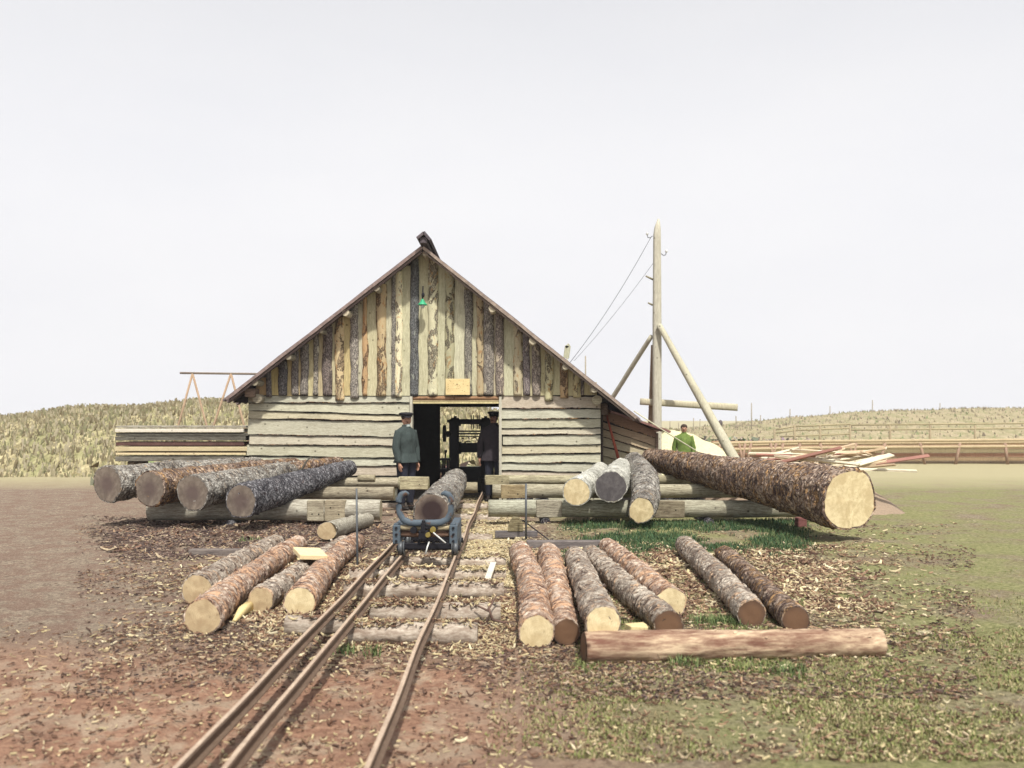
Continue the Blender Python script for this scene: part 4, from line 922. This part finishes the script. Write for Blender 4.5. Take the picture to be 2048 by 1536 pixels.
pale = [(.68, .58, .36), (.62, .52, .30), (.72, .64, .44), (.50, .40, .24)]
brown = [(.16, .09, .06), (.28, .17, .11), (.10, .06, .045), (.40, .27, .17), (.50, .40, .27), (.22, .13, .09)]
darkb = [(.07, .05, .05), (.14, .09, .075), (.22, .16, .13), (.35, .27, .20), (.10, .07, .06)]
def soft(x0, x1, y0, y1, m=70, n=14):
    def f(px, py):
        g = G(px, py); w = 90*nz(g.x*.8, g.y*.8, x0*.01)
        e = min(1, max(0, (px-x0+w)/m))*min(1, max(0, (x1+w-px)/m))*min(1, max(0, (py-y0+w*.12)/n))*min(1, max(0, (y1+w*.3-py)/(n*2)))
        return e*(.55+.9*nz(g.x*2.6, g.y*2.6, 5))
    return f
def track_d(px, py):
    g = G(px, py); return max(0, 1-abs(px-985-.12*(py-1050)*-1)/85)*max(0, .7+1.2*nz(g.x*2.5, g.y*2.5, 1))
scatter('wood_chips', 'pale sawdust and wood chips strewn along the track', 15000, (880, 988, 1110, 1160), (.014, .04), pale, 1, dens=track_d)
scatter('wood_chips', 'thinner scatter of pale chips across the whole yard', 9000, (100, 1040, 2000, 1340), (.010, .045), pale+brown[:4], 2, dens=soft(150, 1950, 1040, 1340, 200))
scatter('bark_litter', 'dark bark litter under and before the left skids', 17000, (100, 1034, 820, 1130), (.014, .05), darkb, 3, dens=soft(200, 790, 1030, 1120, 90))
scatter('bark_litter', 'brown bark scraps between the left ground logs', 12000, (360, 1100, 820, 1290), (.010, .04), brown+pale[:1], 4, dens=soft(440, 790, 1100, 1270, 80))
scatter('bark_litter', 'reddish bark scraps between the right ground logs', 17000, (960, 1085, 1850, 1280), (.010, .04), brown+pale[:1], 5, dens=soft(1010, 1740, 1085, 1240, 90))
scatter('bark_litter', 'scraps of bark trodden into the earth between the sleepers', 9000, (640, 1090, 1060, 1320), (.009, .035), brown+pale[:2], 6, dens=soft(680, 1030, 1090, 1300, 50))
scatter('bark_litter', 'fine brown litter trodden across the whole yard', 16000, (150, 1045, 1950, 1400), (.008, .03), brown+darkb, 9, dens=lambda px, py: max(0, .35+1.5*nz(G(px, py).x*.7, G(px, py).y*.7, 12)))
scatter('bark_litter', 'small sparse scraps on the red earth in the foreground', 4500, (0, 1250, 2048, 1530), (.006, .028), brown+pale[:2], 8)

def strips(name, label, n, region, pal, seed, dens):
    r = random.Random(seed); mb = MB(); i = 0
    while i < n:
        px, py = r.uniform(region[0], region[2]), r.uniform(region[1], region[3])
        if r.random() > dens(px, py): continue
        i += 1; g = G(px, py); g.z = top_z(g.x, g.y)+.006; near = min(1, max(.4, (g.y-4)/5)); L = r.uniform(.05, .18)*near; w = r.uniform(.010, .042)*near; a = r.uniform(0, 6.28); curl = r.uniform(.0, .03); ti = r.uniform(-.1, .25)
        d = Vector((math.cos(a), math.sin(a), ti)).normalized(); e = Vector((-d.y, d.x, r.uniform(-.5, .5))).normalized(); c = r.choice(pal); k = r.uniform(.7, 1.2); c = tuple(q*k for q in c); vs = []
        for j in range(5):
            t = j/4-.5; ww = w*(1-abs(t)*.7)*r.uniform(.7, 1.1); p = g+d*L*t+Vector((0, 0, curl*(4*t*t)))
            for o_, h_ in ((-.5, .0), (.5, .0), (.5, .008), (0, .008+w*.18), (-.5, .008)): vs.append(p+e*ww*o_+Vector((0, 0, h_)))
        mb.add(vs, [(j*5+k2, j*5+(k2+1) % 5, (j+1)*5+(k2+1) % 5, (j+1)*5+k2) for j in range(4) for k2 in range(5)]+[(4, 3, 2, 1, 0), (20, 21, 22, 23, 24)], c)
    o = mb.build(name, M['chips']); tag(o, label, 'debris', kind='stuff'); return o
strips('bark_debris', 'dark curled bark pieces and splinters in front of the left skids', 1100, (200, 1036, 800, 1120), darkb+brown, 21, soft(250, 780, 1030, 1110, 90))
strips('bark_debris', 'splinters and bark pieces around the left ground logs', 1000, (350, 1100, 860, 1330), brown+pale, 22, soft(400, 830, 1100, 1310, 80))
strips('bark_debris', 'splinters and bark pieces around the right ground logs', 1500, (960, 1085, 1850, 1260), brown+pale, 23, soft(1000, 1760, 1085, 1240, 90))
strips('bark_debris', 'splinters and bark pieces strewn along the track', 900, (720, 1000, 1060, 1330), brown+pale+pale, 24, soft(740, 1040, 1000, 1300, 50))
strips('bark_debris', 'sparse sticks and bark on the foreground earth', 240, (50, 1290, 2000, 1530), brown+brown+pale, 25, lambda x, y: 1)

def grass(name, label, n, region, hgt, pal, seed, dens=None):
    r = random.Random(seed); mb = MB(); i = 0
    while i < n:
        px, py = r.uniform(region[0], region[2]), r.uniform(region[1], region[3])
        if dens and r.random() > dens(px, py): continue
        i += 1
        g = G(px, py); g.z = ground_z(g.x, g.y)-.005; hh = r.uniform(*hgt); a = r.uniform(0, 6.28); b = r.uniform(.1, .7)*hh; w = r.uniform(.003, .008)
        d = Vector((math.cos(a), math.sin(a), 0)); e = Vector((-d.y, d.x, 0))*w; c = r.choice(pal); k = r.uniform(.7, 1.2); c = tuple(q*k for q in c)
        m = g+Vector((0, 0, hh*.6))+d*b*.35; tp2 = g+Vector((0, 0, hh))+d*b
        mb.add([g-e, g+e, m+e*.7, m-e*.7, tp2], [(0, 1, 2, 3), (3, 2, 4)], c)
    o = mb.build(name, M['grassblade']); o['kind'] = 'stuff'; tag(o, label, 'grass'); return o
green = [(.055, .115, .05), (.085, .15, .06), (.04, .09, .045), (.15, .19, .08)]
yell = [(.26, .28, .10), (.34, .34, .16), (.20, .24, .08), (.42, .37, .20)]
def gd(px, py):
    g = G(px, py); return max(0, min(1, .50+1.6*nz(g.x*.9, g.y*.9, 7)+1.0*nz(g.x*3.5, g.y*3.5, 2)))*max(0, min(1, (px-1110)/90))*max(0, min(1, (1640-px)/120))
grass('grass', 'bright fresh grass between and before the right logs', 9000, (1150, 1190, 1620, 1350), (.012, .045), [(.20, .24, .08), (.28, .30, .12), (.15, .19, .07)], 15, lambda px, py: max(0, .1+1.6*nz(G(px, py).x*1.7, G(px, py).y*1.7, 8)))
grass('grass', 'dense green grass in the strip below the right skids', 23000, (1100, 1042, 1640, 1118), (.025, .08), green, 11, gd)
def gd2(px, py):
    g = G(px, py); return max(0, min(1, .42+1.3*nz(g.x*1.3, g.y*1.3, 2)+.9*nz(g.x*5, g.y*5, 4)))*max(.0, min(1, (px-960)/250))*max(.08, min(1, (py-1180)/80))
grass('grass', 'short yellowish turf in the right foreground', 42000, (940, 1130, 2048, 1525), (.008, .028), yell+[(.40, .33, .19), (.30, .24, .13)], 12, gd2)
for i, (x, y, n, s, lab) in enumerate(((905, 1185, 150, 30, 'grass tuft on the third sleeper by the right rail'), (868, 1275, 260, 30, 'tall tuft of grass growing beside the right rail at the nearest sleepers'),
        (745, 1300, 70, 22, 'small green sprig left of the nearest sleeper'), (690, 1300, 90, 30, 'thin grass tuft near the middle rail'), (1365, 1335, 130, 30, 'leafy tuft in front of the cross log'),
        (765, 1125, 90, 18, 'small tuft between the two left rails'), (1440, 1248, 500, 60, 'bright patch of grass between the spread logs'), (500, 1085, 110, 40, 'dull green weeds in the shade of the left skids'), (1570, 1345, 120, 40, 'thin tuft before the right end of the cross log'))):
    r = random.Random(i+50); mb = MB(); c0 = G(x, y)
    for k in range(n):
        g = c0+Vector((r.gauss(0, 1)*s*.5*c0.y/FPX, r.gauss(0, 1)*.06, 0)); g.z = ground_z(g.x, g.y)-.003
        hh = r.uniform(.04, .11)*(1.3 if i == 1 else .75); a = r.uniform(0, 6.28); d = Vector((math.cos(a), math.sin(a), 0)); e = Vector((-d.y, d.x, 0))*r.uniform(.002, .005); b = hh*r.uniform(.2, .8)
        c = r.choice([(.13, .19, .07), (.20, .25, .10), (.10, .15, .06)]); m = g+Vector((0, 0, hh*.65))+d*b*.4
        mb.add([g-e, g+e, m+e*.8, m-e*.8, g+Vector((0, 0, hh))+d*b], [(0, 1, 2, 3), (3, 2, 4)], c)
    tag(mb.build('grass_tuft', M['grassblade']), lab, 'grass tuft', 'grass tufts')

# ------------------------------------------------------------------ left background
gb2 = 'boards stacked beyond the left corner of the shed'
for i, (y, h_, c, m_, lab) in enumerate(((918, 9, .45, 'beam', 'lowest dark beam of the lumber stack'), (907, 5, 1.1, 'fresh', 'thin bright board above the lowest beam'), (898, 9, .8, 'fresh', 'tan board in the lower half of the lumber stack'),
        (888, 7, .6, 'roof_red', 'purplish board in the middle of the lumber stack'), (877, 8, .35, 'beam', 'dark slab in the middle of the lumber stack'), (869, 6, .3, 'beam', 'dark slab just below the bright top board'), (861, 7, 1.05, 'plankwhite', 'bright white board near the top of the lumber stack'), (853.5, 4, .9, 'beam', 'thin speckled top board of the lumber stack'))):
    Y = 19.6; a = P(230, y, Y); b = P(487+(i % 3)*4, y, Y); q = MB(); bx(q, a.x, b.x, Y+.03*(i % 2), Y+.9, a.z-h_*.5*Y/FPX, a.z+h_*.5*Y/FPX, (c, c, c)); tag(q.build('stacked_board', M[m_]), lab, 'board', gb2)
q = MB(); Y = 19.6; z1 = P(0, 923, Y).z
for x in (260, 360, 455): bx(q, XF(x, Y)-.08, XF(x, Y)+.08, Y+.05, Y+.8, -.02, z1, (.4, .35, .3))
tag(q.build('stack_bearers', M['beam']), 'dark bearers holding the lumber stack off the ground', 'bearers')
tt = empty('wooden_trestle', Vector((XF(430, 25), 25, 0)), 'light pole trestle with level bar beyond the left roof edge', 'trestle')
q = MB(); q.tube([P(360, 746, 25), P(520, 748, 25)], .028, 8, (.45, .38, .36)); q.build('bar', M['pole'], tt)
for xt, xb in ((462, 446), (462, 474), (385, 372), (385, 398)):
    a = P(xt, 747, 25); b = P(xb, 795, 25); d = b-a; e = a+d*((a.z+.15)/(-d.z)); e.y += 0
    q = MB(); q.tube([a, e], .03, 8, (.8, .6, .5)); q.build('leg', M['pole'], tt)

# ------------------------------------------------------------------ right background
sd_ = MB(); N = 40; vs = []
for j in range(N+1):
    for i in range(N+1):
        u, w = i/N*2-1, j/N*2-1; x = XF(1395, 25.5)+u*2.1; y = 25.5+w*1.3
        prof = max(0, 1-(abs(u+.25)/1.05)**1.6)*max(0, 1-abs(w)**1.8); vs.append((x, y, -.2+1.50*prof+.12*nz(x*2, y*2, 0)+.05*nz(x*7, y*7, 1)))
sd_.add(vs, [(j*(N+1)+i, j*(N+1)+i+1, (j+1)*(N+1)+i+1, (j+1)*(N+1)+i) for j in range(N) for i in range(N)], sm=True)
o = sd_.build('sawdust_heap', plain('sawdust', (.80, .73, .46), .95, 0, .18, 9, 1.0, .06)); tag(o, 'big pale yellow sawdust heap behind the man in green', 'sawdust', kind='stuff')
sg = 'split slabs heaped at the right edge'
rs = random.Random(9)
for i in range(64):
    Y = rs.uniform(15.4, 17.4); x = rs.uniform(1450, 1780); y = rs.uniform(903, 940) if x > 1530 else rs.uniform(918, 945)
    c = P(x, y, Y); L = rs.uniform(.6, 1.5); t = rs.uniform(0, 1)
    cc = (1.1, 1.05, .95) if t < .62 else (.95, .78, .62) if t < .88 else (.55, .30, .28)
    q = MB(); q.box(c, (L, rs.uniform(.06, .14), rs.uniform(.02, .04)), Matrix.Rotation(rs.uniform(-.7, .7), 3, 'Z') @ Matrix.Rotation(rs.uniform(-.28, .22), 3, 'Y') @ Matrix.Rotation(rs.uniform(-.4, .4), 3, 'X'), cc, jit=.01)
    lb = 'pale split slab in the heap beyond the huge log' if t < .62 else 'tan split slab in the heap beyond the huge log' if t < .88 else 'dark reddish split slab in the heap beyond the huge log'
    tag(q.build('split_slab', M['plankwhite']), lb, 'slab', sg)
q = MB(); vs = []
for j in range(21):
    for i in range(41):
        u, w = i/20-1, j/10-1; x = 5.0+u*1.9; y = 16.9+w*1.6; vs.append((x, y, -.1+1.02*max(0, 1-abs(u)**2.2)*max(0, 1-abs(w)**2)+.05*nz(x*3, y*3, 0)))
q.add(vs, [(j*41+i, j*41+i+1, (j+1)*41+i+1, (j+1)*41+i) for j in range(20) for i in range(40)], (.34, .26, .19)); tag(q.build('bark_heap', M['chips']), 'mound of bark and offcuts under the split slabs', 'bark heap', kind='stuff')
# timber staging (log crib wall) far right
st_ = empty('timber_staging', Vector((XF(1560, 36), 36, -.15)), 'long low timber staging with rails and propped posts across the field', 'staging')
for y, Yd, r in ((884, 36, .06), (889, 36.3, .05), (897, 36, .06)):
    q = MB(); q.tube([P(1425, y+3, Yd), P(1600, y-1, Yd), P(2300, y-6, Yd)], r, 8, (.95, .80, .62), rough=.1, sub=.6); q.build('rail', M['pole'], st_)
for x in (1440, 1478, 1490, 1502, 1541, 1552, 1566, 1600, 1640, 1700, 1712, 1770, 1840, 1920, 2010):
    q = MB(); a = P(x, 886, 36); q.tube([a, Vector((a.x+rs.uniform(-.25, .25), 36, -.2))], .06, 8, (.7, .5, .45)); q.build('prop', M['pole'], st_)
q = MB(); a = P(1424, 898, 36.6); b = P(2300, 892, 36.6)
for k in range(6): bx(q, a.x, b.x, 36.6+.02*(k % 2), 36.75, -.2+k*.16, -.2+k*.16+.15, (.62+.1*(k % 3), .48+.06*(k % 2), .40))
q.build('log_facing', M['pole'], st_)
fc = empty('pole_fence', Vector((XF(1580, 46), 46, -.15)), 'rough pole fence on the slope at the far right', 'fence')
for k, (x0, y0, x1, y1) in enumerate(((1548, 860, 1586, 853), (1586, 853, 1700, 848), (1548, 866, 1590, 861), (1586, 861, 1700, 856), (1560, 873, 1700, 868), (1700, 850, 2100, 846), (1700, 860, 2100, 856))):
    q = MB(); q.tube([P(x0, y0, 46), P(x1, y1, 46)], .05, 6, (.8, .72, .55)); q.build('rail', M['pole'], fc)
for x in (1549, 1589, 1640, 1700, 1780, 1860, 1950, 2060):
    q = MB(); a = P(x, 850 if x > 1560 else 858, 46); q.tube([a, Vector((a.x, 46, -.2))], .06, 6, (.7, .6, .48)); q.build('post', M['pole'], fc)
gp = 'thin poles standing on the far plain'
for x, y, Y in ((1340, 842, 80), (1357, 845, 90), (1387, 836, 85), (1400, 838, 95), (1432, 842, 90), (1472, 832, 80), (1503, 806, 80), (1521, 830, 85), (1580, 818, 80), (1171, 712, 60), (1660, 812, 90), (1745, 800, 85), (1880, 806, 90)):
    q = MB(); a = P(x, y, Y); q.tube([(a.x, Y, -.3), a], [.06, .04], 6, (.6, .55, .5))
    if x in (1472, 1503): bx(q, a.x-.5, a.x+.5, Y-.04, Y+.04, H-(851-CY)*Y/FPX-.06, H-(851-CY)*Y/FPX+.06, (.6, .55, .5))
    tag(q.build('distant_pole', M['pole']), 'thin weathered pole far out on the plain' if x != 1171 else 'slender pole tip showing above the right roof slope', 'pole', gp)
q = MB(); a = P(1441, 846, 60); q.tube([(a.x, 60, -.3), a], .06, 6, (.3, .28, .3)); q.ell(a, (.14, .14, .2), (.25, .22, .28)); tag(q.build('knobbed_post', M['pole']), 'short dark post with a rounded head near the slanting brace', 'post')
# low scrub line on the far plain
def scrub(label, n, x0, x1, ybase, Y, hh, pal, seed):
    r = random.Random(seed); mb = MB()
    for _ in range(n):
        p = P(r.uniform(x0, x1), ybase, Y); p.y += r.uniform(-4, 4); p.z = r.uniform(-.3, hh*r.random()); s = r.uniform(.06, .22)
        a = Vector((r.gauss(0, 1), r.gauss(0, 1), r.gauss(0, 1))).normalized(); b = a.cross(Vector((r.gauss(0, 1), r.gauss(0, 1), 1))).normalized()
        mb.add([p-a*s-b*s*.4, p+a*s, p+b*s], [(0, 1, 2)], tuple(q*r.uniform(.7, 1.2) for q in r.choice(pal)))
    o = mb.build('scrub', M['grassblade']); tag(o, label, 'scrub', kind='stuff')
scrub('grey-brown brush and stones along the plain behind the sawdust heap', 6000, 1380, 1620, 870, 42, .75, [(.30, .27, .22), (.42, .38, .30), (.2, .2, .13)], 4)
scrub('pale brush at the foot of the bank behind the shed', 5000, 300, 1250, 870, 27, .5, [(.35, .30, .18), (.48, .42, .28), (.2, .2, .1)], 5)

r_ = random.Random(77); mb = MB(); bank = bpy.data.objects['bank']; bv = bank.data.vertices
for _ in range(30000):
    k = r_.randrange(0, 160)*21+r_.randrange(0, 11); p = bv[k].co.lerp(bv[k+22].co, r_.random()) + Vector((r_.uniform(-.3, .3), r_.uniform(-.3, .3), 0)); h_ = r_.uniform(.04, .16); a = r_.uniform(0, 3.1)
    d = Vector((math.cos(a), math.sin(a), 0))*h_*.35; b_ = r_.uniform(-.12, .12)
    mb.add([p-d-Vector((0, 0, .1)), p+d-Vector((0, 0, .1)), p+d*.7+Vector((b_, 0, h_)), p-d*.2+Vector((b_*.5, 0, h_*1.2))], [(0, 1, 2, 3)], r_.choice([(.36, .32, .21), (.24, .20, .12), (.46, .41, .29), (.27, .26, .15)]))
mb2 = MB(); hv = bpy.data.objects['hills'].data.vertices
for _ in range(5000):
    k = r_.randrange(0, 110)*21+r_.randrange(0, 11); p = hv[k].co.lerp(hv[k+22].co, r_.random()) + Vector((r_.uniform(-.5, .5), r_.uniform(-1, 1), 0)); h_ = r_.uniform(.05, .24); a = r_.uniform(0, 3.1)
    d = Vector((math.cos(a), math.sin(a), 0))*h_*.6
    mb2.add([p-d-Vector((0, 0, .1)), p+d-Vector((0, 0, .1)), p+d*.5+Vector((0, 0, h_))], [(0, 1, 2)], r_.choice([(.40, .34, .24), (.32, .28, .19), (.50, .44, .32), (.28, .32, .17), (.24, .20, .15)]))
tag(mb2.build('brushwood', M['grassblade']), 'brown brushwood and stubble over the far right slope', 'brush', kind='stuff')
tag(mb.build('dry_grass', M['grassblade']), 'tufts of dry straw-coloured grass on the bank behind the shed', 'grass', kind='stuff')

# ------------------------------------------------------------------ camera, light, world
hz = MB(); hz.add([(x, y, z) for z in (-4, 45) for x, y in ((-260, -40), (260, -40), (260, 260), (-260, 260))], [(3, 2, 1, 0), (4, 5, 6, 7), (0, 1, 5, 4), (1, 2, 6, 5), (2, 3, 7, 6), (3, 0, 4, 7)])
hm = bpy.data.materials.new('haze_air'); hm.use_nodes = True; ht = hm.node_tree; ht.nodes.remove(ht.nodes['Principled BSDF']); pv = ht.nodes.new('ShaderNodeVolumePrincipled')
pv.inputs['Color'].default_value = (.95, .96, 1, 1); pv.inputs['Density'].default_value = .0008; ht.links.new(pv.outputs[0], ht.nodes['Material Output'].inputs['Volume'])
hzo = hz.build('haze', hm); hzo['kind'] = 'stuff'; tag(hzo, 'thin pale haze in the air over the yard and plain', 'haze')
cam = bpy.data.cameras.new('camera'); co = bpy.data.objects.new('camera', cam); COL.objects.link(co); S.camera = co
co.location = (0, 0, H); co.rotation_euler = (R(90), 0, 0); cam.sensor_width = 36; cam.sensor_fit = 'HORIZONTAL'; cam.lens = FPX/2048*36
cam.shift_y = (CY-768)/2048; cam.clip_start = .1; cam.clip_end = 5000
cam.dof.use_dof = True; cam.dof.focus_distance = 13.5; cam.dof.aperture_fstop = 2.2
SUN_EL, SUN_AZ = R(56), R(14)       # azimuth measured from behind the camera towards the right
sun = bpy.data.lights.new('sun', 'SUN'); sun.energy = 4.6; sun.angle = R(2.5); sun.color = (1.0, .95, .86)
so = bpy.data.objects.new('sun', sun); COL.objects.link(so)
d = Vector((math.cos(SUN_EL)*math.sin(SUN_AZ), -math.cos(SUN_EL)*math.cos(SUN_AZ), math.sin(SUN_EL)))
so.rotation_mode = 'QUATERNION'; so.rotation_quaternion = d.to_track_quat('Z', 'Y')
W = bpy.data.worlds.new('World'); S.world = W; W.use_nodes = True; wt = W.node_tree
bg = wt.nodes['Background']; sky = wt.nodes.new('ShaderNodeTexSky'); sky.sky_type = 'NISHITA'; sky.sun_disc = False
sky.sun_elevation = SUN_EL; sky.sun_rotation = math.pi-SUN_AZ; sky.dust_density = 6; sky.air_density = 1.0; sky.ozone_density = 1
# hazy day: milky white low down, thinning to pale blue overhead
hs = wt.nodes.new('ShaderNodeHueSaturation'); hs.inputs['Saturation'].default_value = .55; wt.links.new(sky.outputs[0], hs.inputs['Color'])
tc = wt.nodes.new('ShaderNodeTexCoord'); sx = wt.nodes.new('ShaderNodeSeparateXYZ'); wt.links.new(tc.outputs['Generated'], sx.inputs[0])
mr = wt.nodes.new('ShaderNodeMapRange'); mr.interpolation_type = 'SMOOTHSTEP'
for k_, v_ in (('From Min', .18), ('From Max', .85), ('To Min', 1.0), ('To Max', .30)): mr.inputs[k_].default_value = v_
wt.links.new(sx.outputs['Z'], mr.inputs['Value'])
cn = wt.nodes.new('ShaderNodeTexNoise'); cn.inputs['Scale'].default_value = 2.2; cn.inputs['Detail'].default_value = 5; cm = wt.nodes.new('ShaderNodeMapping'); cm.inputs['Scale'].default_value = (1, 1, 3)
wt.links.new(tc.outputs['Generated'], cm.inputs[0]); wt.links.new(cm.outputs[0], cn.inputs['Vector'])
cr_ = wt.nodes.new('ShaderNodeValToRGB'); cr_.color_ramp.elements[0].position = .3; cr_.color_ramp.elements[0].color = (8.5, 8.52, 8.85, 1); cr_.color_ramp.elements[1].position = .7; cr_.color_ramp.elements[1].color = (9.1, 9.05, 9.2, 1)
wt.links.new(cn.outputs[0], cr_.inputs[0])
mx = wt.nodes.new('ShaderNodeMix'); mx.data_type = 'RGBA'
wt.links.new(mr.outputs[0], mx.inputs[0]); wt.links.new(cr_.outputs[0], mx.inputs[7])
wt.links.new(hs.outputs[0], mx.inputs[6]); wt.links.new(mx.outputs[2], bg.inputs['Color']); bg.inputs['Strength'].default_value = .10
S.view_settings.view_transform = 'Standard'; S.view_settings.look = 'None'; S.view_settings.exposure = .12; S.view_settings.gamma = 1
S.render.engine = 'CYCLES'; S.render.resolution_x = 1024; S.render.resolution_y = 768
